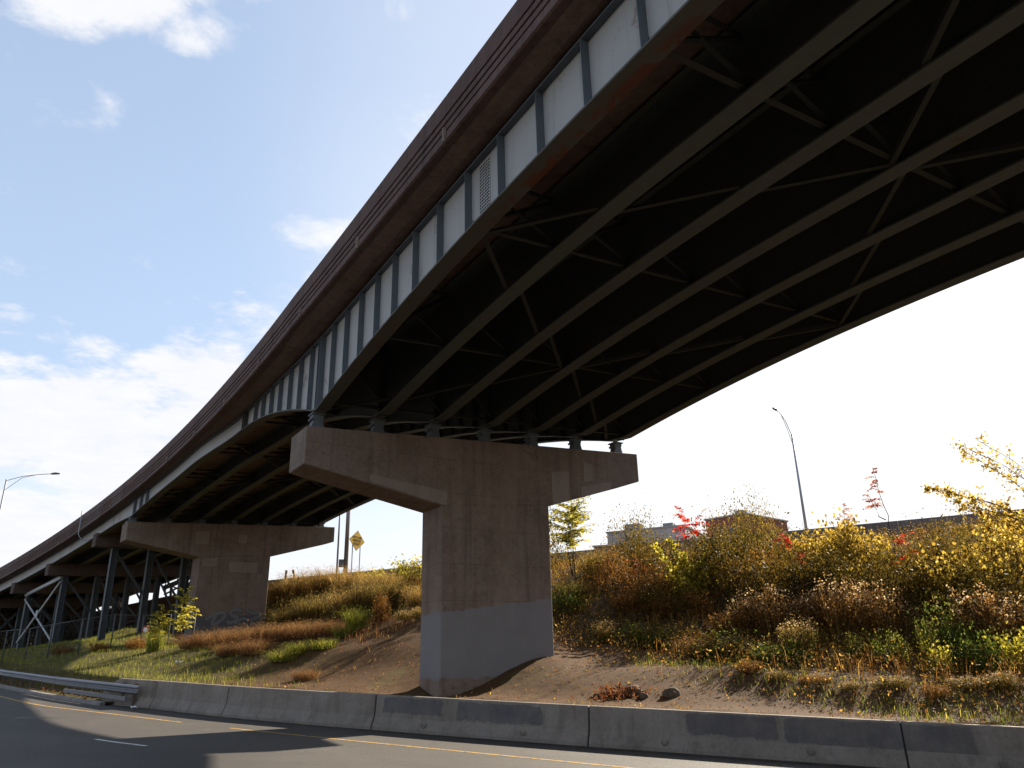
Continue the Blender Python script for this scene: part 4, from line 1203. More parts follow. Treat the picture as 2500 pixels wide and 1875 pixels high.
# ------------------------------------------------------------------ buildings beyond the upper road
def building(label, pxl, pxr, ytop_l, D, depth, mat, roof, wins, zb, slope=None):
    a, c = far(pxl, ytop_l, D), far(pxr, ytop_l - (pxr - pxl) * .06, D * .97)
    d = (c - a) * [1, 1, 0]; L = np.linalg.norm(d); d /= L; n = np.array([-d[1], d[0], 0]); zt = a[2]
    o = empty('building', label, 'building', np.array([a[0], a[1], zb])); b0 = np.array(o.location); A = np.array([a[0], a[1], 0])
    k = MB(); k.box(A + d * L / 2 + n * depth / 2 + np.array([0, 0, (zb + zt) / 2]) - b0, d * L, n * depth, (0, 0, zt - zb)); k.build('wall', mat, o)
    k = MB(); k.box(A + d * L / 2 + n * depth / 2 + np.array([0, 0, zt + .09]) - b0, d * (L + .3), n * (depth + .3), (0, 0, .18)); k.build('roof', roof, o)
    for u_, z_, w_, h_ in wins:
        q = A + d * L * u_ - n * .03 + np.array([0, 0, zt - z_]) - b0
        k = MB(); k.box(q, d * (w_ + .24), n * .08, (0, 0, h_ + .24)); wf = k.build('window', 'roof_trim', o)
        k = MB(); k.box(q - n * .05, d * w_, n * .04, (0, 0, h_)); k.build('pane', 'window_glass', wf)
    return o


building('long grey flat roofed building behind the embankment shrubs', 1482, 1672, 1302, 105, 14, 'building_grey', 'roof_trim', [(.17, 2.6, 1.0, 1.6), (.36, 2.6, 1.0, 1.6), (.52, 2.6, 1.0, 1.6), (.7, 2.6, 1, 1.6), (.86, 2.6, 1, 1.6)], 2)
building('low brick building with a pale roof edge in front of the grey one', 1450, 1790, 1336, 92, 10, 'brick_red', 'roof_trim', [(.3, 1.8, 1.2, 1.2), (.6, 1.8, 1.2, 1.2)], 2)
building('square red brick building standing highest behind the shrubs', 1722, 1818, 1271, 98, 10, 'brick_red', 'roof_trim', [(.34, 2.3, .8, 1.7), (.7, 2.3, .8, 1.7)], 2)

def roof_unit(o, x, w, h):
    k = MB(); wall_ = o.children[0]; vs = np.array([v.co for v in wall_.data.vertices]); top = vs[:, 2].max(); d = vs[1] - vs[0]; n = vs[3] - vs[0]
    c = vs[0] * [1, 1, 0] + d * x + n * .3; c[2] = top + .18 + h / 2; k.box(c, d / np.linalg.norm(d) * w, n / np.linalg.norm(n) * w, (0, 0, h)); k.build('roof_unit', 'sign_back', o)


for o in [q for q in bpy.data.objects if q.name.startswith('building')]:
    if 'grey' in o['label'] and 'long' in o['label']: roof_unit(o, .25, 2.2, 1.1); roof_unit(o, .7, 1.4, .8)
    elif 'square' in o['label']: roof_unit(o, .6, 1.0, .7)
# ------------------------------------------------------------------ stones and litter
def stone(px, py, sx, sy, sz, seed, label):
    rr = random.Random(seed); p = at(px, py); import bmesh
    bm = bmesh.new(); bmesh.ops.create_icosphere(bm, subdivisions=3, radius=1)
    for v in bm.verts:
        n = mnoise.noise(v.co * 1.3 + Vector((seed, 0, 0))) * .28 + mnoise.noise(v.co * 4 + Vector((seed, 0, 0))) * .07
        v.co *= 1 + n; v.co.x *= sx; v.co.y *= sy; v.co.z *= sz
    me = bpy.data.meshes.new('stone'); bm.to_mesh(me); bm.free(); me.materials.append(MATS['stone'])
    for f in me.polygons: f.use_smooth = True
    o = bpy.data.objects.new('stone', me); o.location = (p[0], p[1], p[2] + sz * .12); link(o); return tag(o, label, 'stone', 'stones on the bare dirt')


stone(1548, 1692, .27, .22, .20, 3, 'larger brown stone beside the heap of red dead leaves')
stone(1572, 1703, .15, .14, .11, 6, 'smaller stone touching the right of the larger one')
stone(1640, 1703, .26, .20, .19, 11, 'rounded stone lying alone on the dirt right of the leaf heap')


def scrap(p, s, seed, label, grp='scraps of white litter'):
    rr = np.random.default_rng(seed); k = MB(); n = 5; vs = []
    for i in range(n):
        for j in range(n): vs.append(((i / (n - 1) - .5) * s, (j / (n - 1) - .5) * s * .7, .03 + rr.random() * s * .45))
    k.add(vs, [(i * n + j, i * n + j + 1, (i + 1) * n + j + 1, (i + 1) * n + j) for i in range(n - 1) for j in range(n - 1)])
    o = k.build('litter', 'litter_white'); o.location = tuple(p); return tag(o, label, 'litter', grp)


def on_road(px, py):
    r = ray(px, py); t = -2.08 / (r[2] + .0457 * r[0]); return r * t


scrap(at(437, 1622), .32, 1, 'crumpled white scrap lying in the green grass')
scrap(at(646, 1549), .26, 2, 'white scrap on the lip of dirt by the farther pier')
scrap(on_road(560, 1748), .34, 3, 'white crumpled paper on the road at the foot of the barrier')
scrap(on_road(326, 1732), .2, 4, 'small pale scrap on the road below the guardrail end')

# ------------------------------------------------------------------ vegetation
RG = np.random.default_rng(21)


def unit(v): return v / (np.linalg.norm(v, axis=-1, keepdims=True) + 1e-9)


def leaf_quads(P, size, rng, up=.35, aspect=.55, dirs=None, rounded=False):
    """one folded diamond (or hexagon) leaf per point; returns V, F"""
    n = len(P)
    d = unit(rng.normal(size=(n, 3)) + [0, 0, up]) if dirs is None else unit(dirs + rng.normal(size=(n, 3)) * .25)
    s = unit(np.cross(d, rng.normal(size=(n, 3))))
    L = (size * (.6 + .8 * rng.random(n)))[:, None]
    nn = np.cross(d, s) * L * .12
    if rounded:
        V = np.stack([P, P + d * L * .3 + s * L * .42 + nn, P + d * L * .75 + s * L * .36 + nn, P + d * L, P + d * L * .75 - s * L * .36 + nn, P + d * L * .3 - s * L * .42 + nn], 1)
        k = 6
    else:
        V = np.stack([P, P + d * L * .45 + s * L * aspect / 2 + nn, P + d * L, P + d * L * .45 - s * L * aspect / 2 + nn], 1); k = 4
    F = np.arange(n * k).reshape(n, k)
    return V.reshape(-1, 3), F


def blades(P, h, rng, lean=.35, width=.012, seg=1, bias=(0, 0)):
    """thin grass blades: narrow triangles that bend over"""
    n = len(P); a = rng.random(n) * 2 * math.pi
    out = np.stack([np.cos(a) + bias[0], np.sin(a) + bias[1], np.zeros(n)], 1)
    H = (h * (.5 + .8 * rng.random(n)))[:, None]; le = (lean * (.2 + 1.2 * rng.random(n)))[:, None]
    s = np.stack([-np.sin(a + rng.normal(size=n)), np.cos(a + rng.normal(size=n)), np.zeros(n)], 1) * width * (.6 + .8 * rng.random(n))[:, None]
    mid = P + out * H * le * .35 + np.array([0, 0, 1.]) * H * .6
    tip = P + out * H * le + np.array([0, 0, 1.]) * H * (1 - .35 * le)
    V = np.stack([P - s, P + s, mid + s * .7, tip, mid - s * .7], 1)
    i = np.arange(n)[:, None] * 5
    F = np.concatenate([i + [0, 1, 2], i + [0, 2, 4], i + [4, 2, 3]])
    return V.reshape(-1, 3), F


def tinted(n, k, rng, lo=0, hi=1):
    return np.repeat(np.clip(rng.normal((lo + hi) / 2, (hi - lo) / 3.4, n), 0, 1), k)


def clump_points(n, rx, ry, rz, nclump, rng, crad=.28, low=0.1):
    c = unit(rng.normal(size=(nclump, 3))) * (rng.random((nclump, 1)) ** .5)
    c[:, 2] = np.abs(c[:, 2]) * (1 - low) + low * rng.random(nclump)
    w = rng.random(nclump) + .3; idx = rng.choice(nclump, n, p=w / w.sum())
    P = c[idx] + rng.normal(size=(n, 3)) * crad * (.5 + .8 * rng.random((nclump, 1)))[idx]
    P[:, 2] = np.abs(P[:, 2])
    return P * [rx, ry, rz], idx


PROTO = {}


def stems_mesh(name, tips, r, mat, base_r=.1, rng=None):
    k = MB()
    for t in tips:
        t = np.array(t, float); b = np.array([rng.normal() * base_r, rng.normal() * base_r, -.15]); m = b * .4 + t * .55 + np.array([0, 0, .12 * np.linalg.norm(t)])
        k.tube([b, m, t], [r, r * .7, r * .3], 5)
    me = k.mesh(name, mat); return me


def proto_shrub(key, n, leaf, mat, nclump=22, crad=.24, rounded=False, ntips=9, stem='stem_brown', flat=1.0):
    for v in range(3):
        rng = np.random.default_rng(abs(hash(key)) % 1000 + v * 17 if False else sum(map(ord, key)) * 7 + v * 17)
        P, idx = clump_points(n, 1, 1, 1.0 * flat, nclump, rng, crad)
        V, F = leaf_quads(P, leaf, rng, rounded=rounded)
        tc = np.clip(rng.normal(.5, .2, nclump), 0, 1)
        tint = np.repeat(np.clip(tc[idx] * .6 + rng.random(n) * .5 - .05, 0, 1), F.shape[1])
        me = np_mesh('foliage', V, F, mat, tint)
        tips = P[rng.choice(n, ntips)] * .95
        PROTO[key, v] = [('foliage', me), ('stems', stems_mesh('stems', tips, .022, stem, .12, rng))]


def proto_weed(key, nst, mat, smat, fluff=True, spread=.5):
    """bushy dried weed: many upright branching stems, small leaves and pale seed fluff at the tops"""
    for v in range(3):
        rng = np.random.default_rng(sum(map(ord, key)) * 5 + v * 31)
        a = rng.random(nst) * 6.283; rr = np.sqrt(rng.random(nst)); base = np.stack([np.cos(a) * rr, np.sin(a) * rr, np.zeros(nst)], 1) * spread * .7
        top = base * (1.35 + .25 * rng.random((nst, 1))) + rng.normal(size=(nst, 3)) * .05; top[:, 2] = .55 + .45 * rng.random(nst) - .25 * rr ** 2
        s = unit(np.cross(top - base, rng.normal(size=(nst, 3)))) * .009
        V = np.stack([base - s, base + s, top + s * .4, top - s * .4], 1).reshape(-1, 3); F = np.arange(nst * 4).reshape(nst, 4)
        m1 = np_mesh('stems', V, F, smat, tinted(nst, 4, rng, .1, .8))
        nl = nst * 16; i = rng.integers(0, nst, nl); t = rng.random(nl) ** .7
        P = base[i] + (top - base)[i] * t[:, None] + rng.normal(size=(nl, 3)) * .045
        V, F = leaf_quads(P, .06, rng, .6, .45)
        m2 = np_mesh('foliage', V, F, mat, tinted(nl, 4, rng))
        parts = [('stems', m1), ('foliage', m2)]
        if fluff:
            nf = nst * 6; i = rng.integers(0, nst, nf)
            P = top[i] + rng.normal(size=(nf, 3)) * [.05, .05, .045]; V, F = leaf_quads(P, .032, rng, .5, .9)
            parts.append(('seed_heads', np_mesh('seed_heads', V, F, 'fluff', tinted(nf, 4, rng))))
        PROTO[key, v] = parts


def proto_straw(key, n, mat, lean=.8, width=.007, plume=None):
    for v in range(3):
        rng = np.random.default_rng(sum(map(ord, key)) * 3 + v * 13)
        a = rng.random(n) * 6.283; rr = np.sqrt(rng.random(n)) * .55; P = np.stack([np.cos(a) * rr, np.sin(a) * rr, np.zeros(n) - .05], 1)
        V, F = blades(P, .95, rng, lean, width)
        m1 = np_mesh('blades', V, F, mat, tinted(n, 5, rng))
        tip = V.reshape(n, 5, 3)[:, 3]; i = rng.choice(n, n * 2)
        Q = tip[i] + rng.normal(size=(len(i), 3)) * [.05, .05, .06] - (rng.random((len(i), 1)) ** 2) * .18 * (tip - P)[i]
        V, F = leaf_quads(Q, .045, rng, .3, .3)
        m2 = np_mesh('seed_heads', V, F, mat, tinted(len(i), 4, rng, .4, 1))
        PROTO[key, v] = [('blades', m1), ('seed_heads', m2)]


def compound(rng, origin, d0, length, nleaf, leaf, droop=.5):
    """points and directions of a pinnate leaf"""
    t = np.linspace(.15, 1, nleaf); d0 = d0 / np.linalg.norm(d0)
    q = origin + np.outer(t * length, d0); q[:, 2] -= droop * length * t ** 2 * .6
    sd = np.cross(d0, [0, 0, 1.]); sd /= np.linalg.norm(sd) + 1e-9
    P = np.concatenate([q, q]); D = np.concatenate([np.tile(sd + d0 * .35 + [0, 0, -.35], (nleaf, 1)), np.tile(-sd + d0 * .35 + [0, 0, -.35], (nleaf, 1))])
    return P, D


def proto_pinnate(key, mat, trunks, nlf, nleaf, L, leaf, barkm='bark', asp=.36, droop=.5, crown_lo=.35):
    """trunks: list of base->tip polylines (unit height)"""
    for v in range(2):
        rng = np.random.default_rng(sum(map(ord, key)) * 11 + v * 5)
        k = MB(); PP = []; DD = []
        for tr in trunks:
            tr = np.array(tr, float) + np.r_[[[0, 0, 0]], rng.normal(size=(len(tr) - 1, 3)) * .02]
            k.tube(tr, list(np.linspace(.006, .0022, len(tr))), 6)
            sg = np.linspace(0, 1, len(tr))
            for j in range(nlf):
                u = crown_lo + (1 - crown_lo) * (j + rng.random()) / nlf
                o = np.array([np.interp(u, sg, tr[:, c]) for c in range(3)]); a = rng.random() * 6.283
                d = np.array([math.cos(a), math.sin(a), .55 if u < .93 else 1.2]); ll = L * (.7 + .5 * rng.random()) * (1.15 - .5 * abs(u - .7))
                p, dd = compound(rng, o, d, ll, nleaf, leaf, droop); PP.append(p); DD.append(dd)
                q = o + d / np.linalg.norm(d) * ll; k.tube([o, o + (q - o) * .6 + [0, 0, -.02], q - [0, 0, droop * ll * .5]], [.0022, .0016, .001], 4, cap=False)
        P = np.concatenate(PP); D = np.concatenate(DD); V, F = leaf_quads(P, leaf, rng, 0, asp, D)
        PROTO[key, v] = [('trunk', k.mesh('trunk', barkm)), ('foliage', np_mesh('foliage', V, F, mat, tinted(len(P), 4, rng)))]


proto_shrub('olive', 4200, .055, 'leaf_olive', 30)
proto_shrub('olive_fine', 4200, .045, 'leaf_olive', 38, .2)
proto_shrub('gold', 1900, .072, 'leaf_gold', 26, .2, True)
proto_shrub('yellow', 900, .08, 'leaf_yellow', 18, .24, True)
proto_shrub('green', 1900, .09, 'leaf_green', 16, .24)
proto_shrub('brown', 3800, .05, 'leaf_brown', 32, .22)
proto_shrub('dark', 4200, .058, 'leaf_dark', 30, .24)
proto_weed('fluffweed', 110, 'leaf_brown', 'straw')
proto_weed('goldweed', 110, 'leaf_olive', 'straw_olive', True)
proto_weed('brownweed', 120, 'leaf_brown', 'leaf_brown', False)
proto_weed('greenweed', 70, 'leaf_green', 'straw_olive', False, .4)
proto_straw('straw', 900, 'straw')
proto_straw('strawolive', 900, 'straw_olive')
proto_straw('greentuft', 500, 'grass_green', .75, .009)
proto_straw('rusttuft', 800, 'grass_rust', .8, .006)
proto_pinnate('ailanthus', 'leaf_yellow', [[(0, 0, 0), (.02, .01, .5), (.05, 0, 1)], [(.03, .02, 0), (-.1, .05, .45), (-.16, .05, .8)], [(0, 0, 0), (.12, -.03, .4), (.2, -.03, .72)]], 24, 12, .26, .048)
proto_pinnate('ailanthus_fence', 'leaf_yellow', [[(0, 0, 0), (.05, 0, .5), (.14, 0, .95)], [(0, 0, 0), (-.1, .03, .4), (-.12, .03, .75)]], 16, 12, .36, .07)
proto_pinnate('sumac', 'leaf_red', [[(0, 0, 0), (.03, .02, .5), (.1, 0, .9)], [(0, 0, 0), (-.12, .02, .5), (-.22, .02, .82)]], 8, 10, .36, .075, 'bark', .4, .75, .55)
proto_pinnate('sumac_tall', 'leaf_pink', [[(0, 0, 0), (-.012, 0, .2), (-.01, 0, .4), (.0, 0, .5), (.012, 0, .62), (.016, 0, .75), (.012, 0, .88), (.02, 0, 1)], [(0, 0, .46), (.05, .01, .5), (.09, .02, .56), (.13, .02, .63), (.15, .02, .7)]], 9, 9, .10, .036, 'bark', .36, .8, .62)
proto_pinnate('stalk', 'leaf_brown', [[(0, 0, 0), (.08, 0, .5), (.2, 0, 1)], [(.05, 0, .4), (.16, .03, .7), (.34, .03, .93)], [(.04, 0, .3), (0, .02, .6), (.02, .02, .9)]], 6, 4, .07, .012, 'stem_brown', .4, .2, .7)

GRP = {'olive': 'leafy shrubs on the embankment', 'olive_fine': 'leafy shrubs on the embankment', 'gold': 'golden leaved shrubs on the embankment', 'yellow': 'yellow leaved shrubs on the embankment', 'green': 'green plants at the embankment foot', 'brown': 'brown dried shrubs on the embankment', 'dark': 'leafy shrubs on the embankment', 'fluffweed': 'dried weed clumps on the embankment', 'goldweed': 'dried weed clumps on the embankment', 'brownweed': 'dried weed clumps on the embankment', 'greenweed': 'green plants at the embankment foot', 'straw': 'dry grass clumps between the piers', 'strawolive': 'dry grass clumps between the piers', 'greentuft': 'green grass tufts on the dirt', 'rusttuft': 'rust coloured grass clumps on the dirt lip', 'ailanthus': 'young trees with feathery leaves', 'ailanthus_fence': 'young trees with feathery leaves', 'sumac': 'red sumac plants on the embankment', 'sumac_tall': 'sumac saplings against the sky', 'stalk': 'bare weed stalks on the crest'}
NAME = {'olive': ('shrub', 'shrub'), 'olive_fine': ('shrub', 'shrub'), 'gold': ('shrub', 'shrub'), 'yellow': ('shrub', 'shrub'), 'green': ('leafy_plant', 'plant'), 'brown': ('shrub', 'shrub'), 'dark': ('shrub', 'shrub'), 'fluffweed': ('weed_clump', 'weed'), 'goldweed': ('weed_clump', 'weed'), 'brownweed': ('weed_clump', 'weed'), 'greenweed': ('leafy_plant', 'plant'), 'straw': ('grass_clump', 'grass clump'), 'strawolive': ('grass_clump', 'grass clump'), 'greentuft': ('grass_tuft', 'grass clump'), 'rusttuft': ('grass_clump', 'grass clump'), 'ailanthus': ('sapling', 'tree'), 'ailanthus_fence': ('sapling', 'tree'), 'sumac': ('sumac', 'shrub'), 'sumac_tall': ('sumac_sapling', 'tree'), 'stalk': ('weed_stalk', 'weed')}
prng = random.Random(77)
CNT = {}


def plant(key, px, py, w, h, label, p=None, rot=None):
    """w: radius, h: height in metres; stands where the sight line through (px, py) meets the ground"""
    if p is None: p = at(px, py)
    v = CNT.get(key, 0); CNT[key] = v + 1
    nv = max(k[1] for k in PROTO if k[0] == key) + 1
    o = empty(NAME[key][0], label, NAME[key][1], p, GRP[key])
    o.rotation_euler = (0, 0, prng.random() * 6.28 if rot is None else rot); o.scale = (w, w, h * ({'gold': 1.15, 'olive': 1.3, 'dark': 1.45, 'brown': 1.35, 'sumac': 1.35, 'green': 1.25, 'greenweed': 1.25}.get(key, 1)))
    for nm, me in PROTO[key, v % nv]:
        c = bpy.data.objects.new(nm, me); link(c, o)
        if nm in ('foliage', 'seed_heads', 'blades') or (nm == 'stems' and 'weed' in key): c['kind'] = 'stuff'
    return o


# right-hand embankment --------------------------------------------------
for a in [
    ('ailanthus', 1398, 1412, 5.2, 5.0, 'feathery yellow green sapling just right of the nearest pier'),
    ('gold', 1440, 1415, .9, .9, 'small yellow green bush at the foot of the feathery sapling'),
    ('olive_fine', 1350, 1340, 1.2, 1.5, 'dark leafy shrub half hidden by the right edge of the nearest pier'),
    ('strawolive', 1465, 1400, 1.5, 1.5, 'tan grassy mound between the feathery sapling and the brown bushes'),
    ('strawolive', 1405, 1470, 1.2, 1.2, 'tan weeds beside the nearest pier under the sapling'),
    ('green', 1385, 1500, 1.0, .8, 'green plant close to the right face of the nearest pier'),
    ('olive', 1560, 1385, 1.7, 2.0, 'broad olive bush below the grey building'),
    ('olive_fine', 1620, 1360, 1.6, 1.7, 'olive bush below the right end of the grey building'),
    ('dark', 1600, 1430, 1.6, 1.6, 'dark green bush left of the yellow round leaved sapling'),
    ('sumac', 1692, 1408, 2.2, 2.5, 'large bright red sumac above the yellow sapling'),
    ('sumac', 1556, 1452, 1.5, 1.2, 'dull red sumac in shade left of the yellow sapling'),
    ('brown', 1490, 1440, 1.5, 1.3, 'brown shrub in the shade left of the dull red sumac'),
    ('olive_fine', 1745, 1390, 1.7, 2.0, 'olive bush below the low brick building'),
    ('olive', 1800, 1375, 1.8, 2.2, 'olive bush in front of the square brick building'),
    ('olive_fine', 1862, 1372, 1.3, 3.1, 'tall loose dark bush right of the square brick building'),
    ('gold', 1790, 1340, 1.3, 1.5, 'golden bush directly below the square brick building'),
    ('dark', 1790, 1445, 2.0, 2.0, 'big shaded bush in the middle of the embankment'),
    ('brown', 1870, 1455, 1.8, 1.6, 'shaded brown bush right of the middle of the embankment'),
    ('olive', 1930, 1390, 1.5, 1.4, 'olive bush below the foot of the right street lamp'),
    ('sumac', 1925, 1392, 1.5, 1.3, 'red sumac left of the golden vine bushes'),
    ('sumac', 1972, 1440, 1.5, 1.2, 'orange red sumac in front of the golden vine bushes'),
    ('sumac', 1940, 1318, 1.4, 1.1, 'red sumac on the crest left of the right street lamp'),
    ('sumac', 2000, 1330, 1.0, 1.5, 'thin red sumac climbing at the foot of the right street lamp'),
    ('gold', 1985, 1400, 1.5, 1.5, 'golden leaved bush, leftmost of the golden row'),
    ('gold', 2050, 1400, 1.6, 1.9, 'golden leaved bush, tallest of the golden row'),
    ('gold', 2112, 1405, 1.5, 1.8, 'golden leaved bush below the thin pink sumac sapling'),
    ('gold', 2055, 1455, 1.4, 1.2, 'bright golden bush lower down in front of the golden row'),
    ('olive_fine', 2150, 1385, 1.4, 1.4, 'olive bush right of the golden row'),
    ('sumac_tall', 2185, 1385, 3.8, 4.5, 'thin pink leaved sumac sapling standing highest above the wall'),
    ('sumac_tall', 1725, 1320, 3.2, 3.9, 'thin pink sumac sapling left of the square brick building'),
    ('sumac_tall', 2075, 1345, 2.4, 2.3, 'low pink sumac sapling between the street lamp and the tall one'),
    ('sumac', 2235, 1430, 1.4, 1.0, 'orange red sumac right of the thin pink sapling'),
    ('sumac', 2222, 1370, 1.2, .9, 'red sumac just under the grey wall'),
    ('brown', 2260, 1410, 1.4, 1.2, 'brown bush under the grey wall'),
    ('olive', 2330, 1390, 1.6, 1.4, 'olive bush under the grey wall near the golden tree'),
    ('dark', 2290, 1440, 1.7, 1.4, 'dark bush in the hollow under the grey wall'),
    ('gold', 2350, 1480, 1.8, 1.7, 'rounded orange gold bush in the right part of the slope'),
    ('gold', 2290, 1475, 1.2, 1.3, 'smaller gold bush left of the rounded orange one'),
    ('olive', 2420, 1420, 1.5, 1.6, 'yellowish olive bush near the right edge'),
    ('gold', 2485, 1400, 1.3, 1.8, 'golden bush cut by the right edge under the tree'),
    ('gold', 2490, 1480, 1.4, 1.5, 'golden brown bush at the right edge in mid slope'),
    ('dark', 2210, 1500, 1.4, 1.5, 'dark green bush behind the white tufted weeds'),
    ('fluffweed', 2065, 1555, 2.1, 2.15, 'large brown weed clump with white seed tufts in mid slope'),
    ('fluffweed', 2152, 1562, 1.9, 1.95, 'tan brown weed clump right of the large white tufted one'),
    ('fluffweed', 1985, 1552, 1.4, 1.6, 'brown weed clump left of the large white tufted one'),
    ('fluffweed', 1890, 1555, 1.8, 1.9, 'white tufted weed clump, leftmost of the big ones'),
    ('fluffweed', 1830, 1548, 1.5, 1.6, 'rust brown weed clump at the left end of the tufted weeds'),
    ('goldweed', 1955, 1612, 1.3, 1.35, 'green weed clump with pale tops in front of the tufted weeds'),
    ('fluffweed', 2410, 1595, 2.1, 2.1, 'rusty weed clump with white tops at the right side'),
    ('fluffweed', 2480, 1570, 1.3, 1.6, 'white tufted weeds cut by the right edge'),
    ('brownweed', 2330, 1590, 1.4, 1.1, 'low brown weeds left of the rusty clump'),
    ('goldweed', 2260, 1570, 1.0, 1.2, 'yellowish weeds between the tan and rusty clumps'),
    ('fluffweed', 1640, 1450, 1.0, 1.0, 'small white tufted weeds left of the yellow sapling'),
    ('brownweed', 1700, 1500, 1.6, 1.1, 'brown weeds below the yellow sapling'),
    ('brownweed', 1620, 1510, 1.7, 1.0, 'brown weeds low on the shaded slope'),
    ('brownweed', 1540, 1500, 1.6, 1.0, 'brown weeds on the shaded slope toward the nearest pier'),
    ('brownweed', 1770, 1560, 1.5, 1.0, 'brown weeds under the shaded bush'),
    ('goldweed', 1475, 1570, 1.2, .9, 'yellow edged weeds right of the pier base'),
    ('greenweed', 1545, 1575, 1.2, .8, 'green weeds in the shade near the pier base'),
    ('green', 1600, 1585, .9, .55, 'low green plant at the edge of the bare dirt'),
    ('greenweed', 2090, 1618, .8, .8, 'yellow green plant at the slope foot below the tufted weeds'),
    ('green', 2165, 1618, .7, .7, 'bright green plant at the slope foot'),
    ('green', 2325, 1605, .9, 1.0, 'green plant below the rusty weeds'),
    ('yellow', 2285, 1640, .6, .9, 'yellow leaved plant nearest the barrier on the right'),
    ('greenweed', 2275, 1620, .8, 1.1, 'tall green plant behind the yellow leaved one'),
    ('green', 2395, 1640, .8, .9, 'green plant at the slope foot near the right edge'),
    ('yellow', 2485, 1640, .9, 1.1, 'yellow bush cut by the right edge at the slope foot'),
    ('green', 2450, 1625, 1.0, .7, 'leafy green plant left of the yellow edge bush'),
    ('yellow', 1985, 1580, .5, .5, 'tiny yellow plant in front of the green weed clump'),
    ('dark', 1640, 1498, 1.7, .9, 'dark brown green bush under the yellow sapling'),
    ('brown', 1580, 1470, 1.8, 1.3, 'dull brown shrub at the left of the shaded slope'),
    ('dark', 1900, 1490, 2.0, 1.8, 'dark bush behind the leftmost tufted weeds'),
    ('dark', 2030, 1480, 1.9, 1.5, 'dark bush directly above the large tufted weeds'),
    ('olive_fine', 1680, 1425, 1.5, 1.6, 'brownish bush behind the yellow sapling'),
    ('olive', 2400, 1500, 1.7, 1.4, 'olive bush between the two golden bushes at the right'),
    ('dark', 2360, 1545, 1.8, 1.3, 'dark bush behind the rusty weeds at the right'),
    ('brown', 2440, 1460, 1.6, 1.3, 'brown shrub near the right edge above the rusty weeds'),
    ('dark', 1240, 1440, 2.2, 3.6, 'tall dark bush added for its shade, unseen behind the nearest pier'),  # unseen bush, added to throw shade on the dirt beside the pier
    ('olive', 1315, 1400, 1.8, 3.0, 'olive bush added for its shade, mostly behind the right edge of the nearest pier'),  # added to widen that shade; only its rim is in view
    ('goldweed', 1900, 1665, .7, .28, 'low yellowish tuft near the barrier, first from the pier side'),
    ('brownweed', 1990, 1672, 1.0, .26, 'low golden tuft on the dirt right of the first one'),
    ('goldweed', 2075, 1690, .6, .25, 'low golden tuft close behind the long blue barrier patch'),
    ('goldweed', 2180, 1680, 1.2, .34, 'golden tuft on the dirt left of the yellow leaved plant'),
    ('goldweed', 2380, 1690, 1.3, .36, 'golden tuft behind the right hand barrier length'),
    ('brownweed', 2290, 1710, .8, .4, 'brown tuft just behind the barrier joint at the right'),
    ('goldweed', 2460, 1690, .8, .5, 'golden tuft at the right edge just behind the barrier'),
    ('brownweed', 1830, 1650, .9, .4, 'brown tuft at the edge of the bare dirt'),
    ('dark', 1640, 1572, 1.5, .5, 'dark low bush at the slope foot behind the stones'),
    ('brown', 1735, 1588, 1.5, .5, 'brown low bush at the slope foot right of the stones'),
    ('dark', 1835, 1602, 1.4, .45, 'dark low bush at the slope foot before the leftmost tufted weeds'),
    ('green', 1760, 1610, 1.1, .6, 'green plant low at the slope foot before the brown low bush'),
    ('green', 1880, 1622, 1.1, .6, 'green plant low at the slope foot left of the green weed clump'),
    ('dark', 2120, 1600, 1.3, .5, 'dark low bush between the two bright green plants'),
    # between the piers ------------------------------------------------------
    ('straw', 690, 1470, 1.9, 1.7, 'pale grass clump next to the farther pier'),
    ('straw', 735, 1450, 2.2, 1.9, 'large pale grass clump right of the farther pier'),
    ('straw', 800, 1440, 2.1, 1.8, 'pale grass clump below the leaning post'),
    ('straw', 860, 1450, 2.0, 1.9, 'pale grass clump below the utility pole'),
    ('strawolive', 700, 1530, 1.5, 1.2, 'dark grass clump in the hollow by the farther pier'),
    ('strawolive', 770, 1510, 1.9, 1.5, 'grass clump in the shaded hollow between the piers'),
    ('straw', 850, 1495, 1.7, 1.4, 'lighter grass clump in front of the shaded hollow'),
    ('strawolive', 905, 1480, 1.9, 1.7, 'olive grass clump in the middle between the piers'),
    ('straw', 935, 1450, 1.8, 1.6, 'tan grass clump below the yellow sign'),
    ('strawolive', 975, 1480, 1.8, 1.6, 'olive grass clump left of the nearest pier'),
    ('brownweed', 1005, 1460, 1.5, 1.4, 'brown weeds beside the nearest pier on its left'),
    ('straw', 1030, 1490, 1.4, 1.4, 'tan grass clump touching the left edge of the nearest pier'),
    ('strawolive', 655, 1430, 1.5, 1.3, 'grass clump at the right edge of the farther pier near the crest'),
    ('yellow', 912, 1425, 1.0, 1.1, 'small yellow bush below the yellow sign'),
    ('yellow', 985, 1420, 1.7, 1.6, 'larger yellow bush left of the nearest pier'),
    ('gold', 1020, 1410, 1.4, 1.2, 'gold green bush at the left edge of the nearest pier'),
    ('dark', 1025, 1450, 1.3, 1.2, 'dark green bush under the larger yellow one'),
    ('olive_fine', 955, 1415, 1.2, 1.1, 'olive bush between the two yellow bushes'),
    ('straw', 765, 1405, 1.2, 1.5, 'wispy pale weeds on the crest right of the leaning post'),
    ('stalk', 990, 1402, 4.2, 4.8, 'tall bare forked weed stalk against the sky'),
    ('stalk', 968, 1402, 2.6, 2.9, 'shorter bare weed stalk left of the forked one'),
    ('olive_fine', 688, 1418, .55, 1.9, 'thin leafy vine round the upright short post'),
    ('brownweed', 930, 1520, .8, 1.5, 'tall brown weed standing before the dark hollow'),
    ('greentuft', 870, 1537, .9, 1.0, 'tall green grass tuft on the dirt lip between the piers'),
    ('greentuft', 840, 1555, .8, .5, 'low green tuft left of the tall grass tuft'),
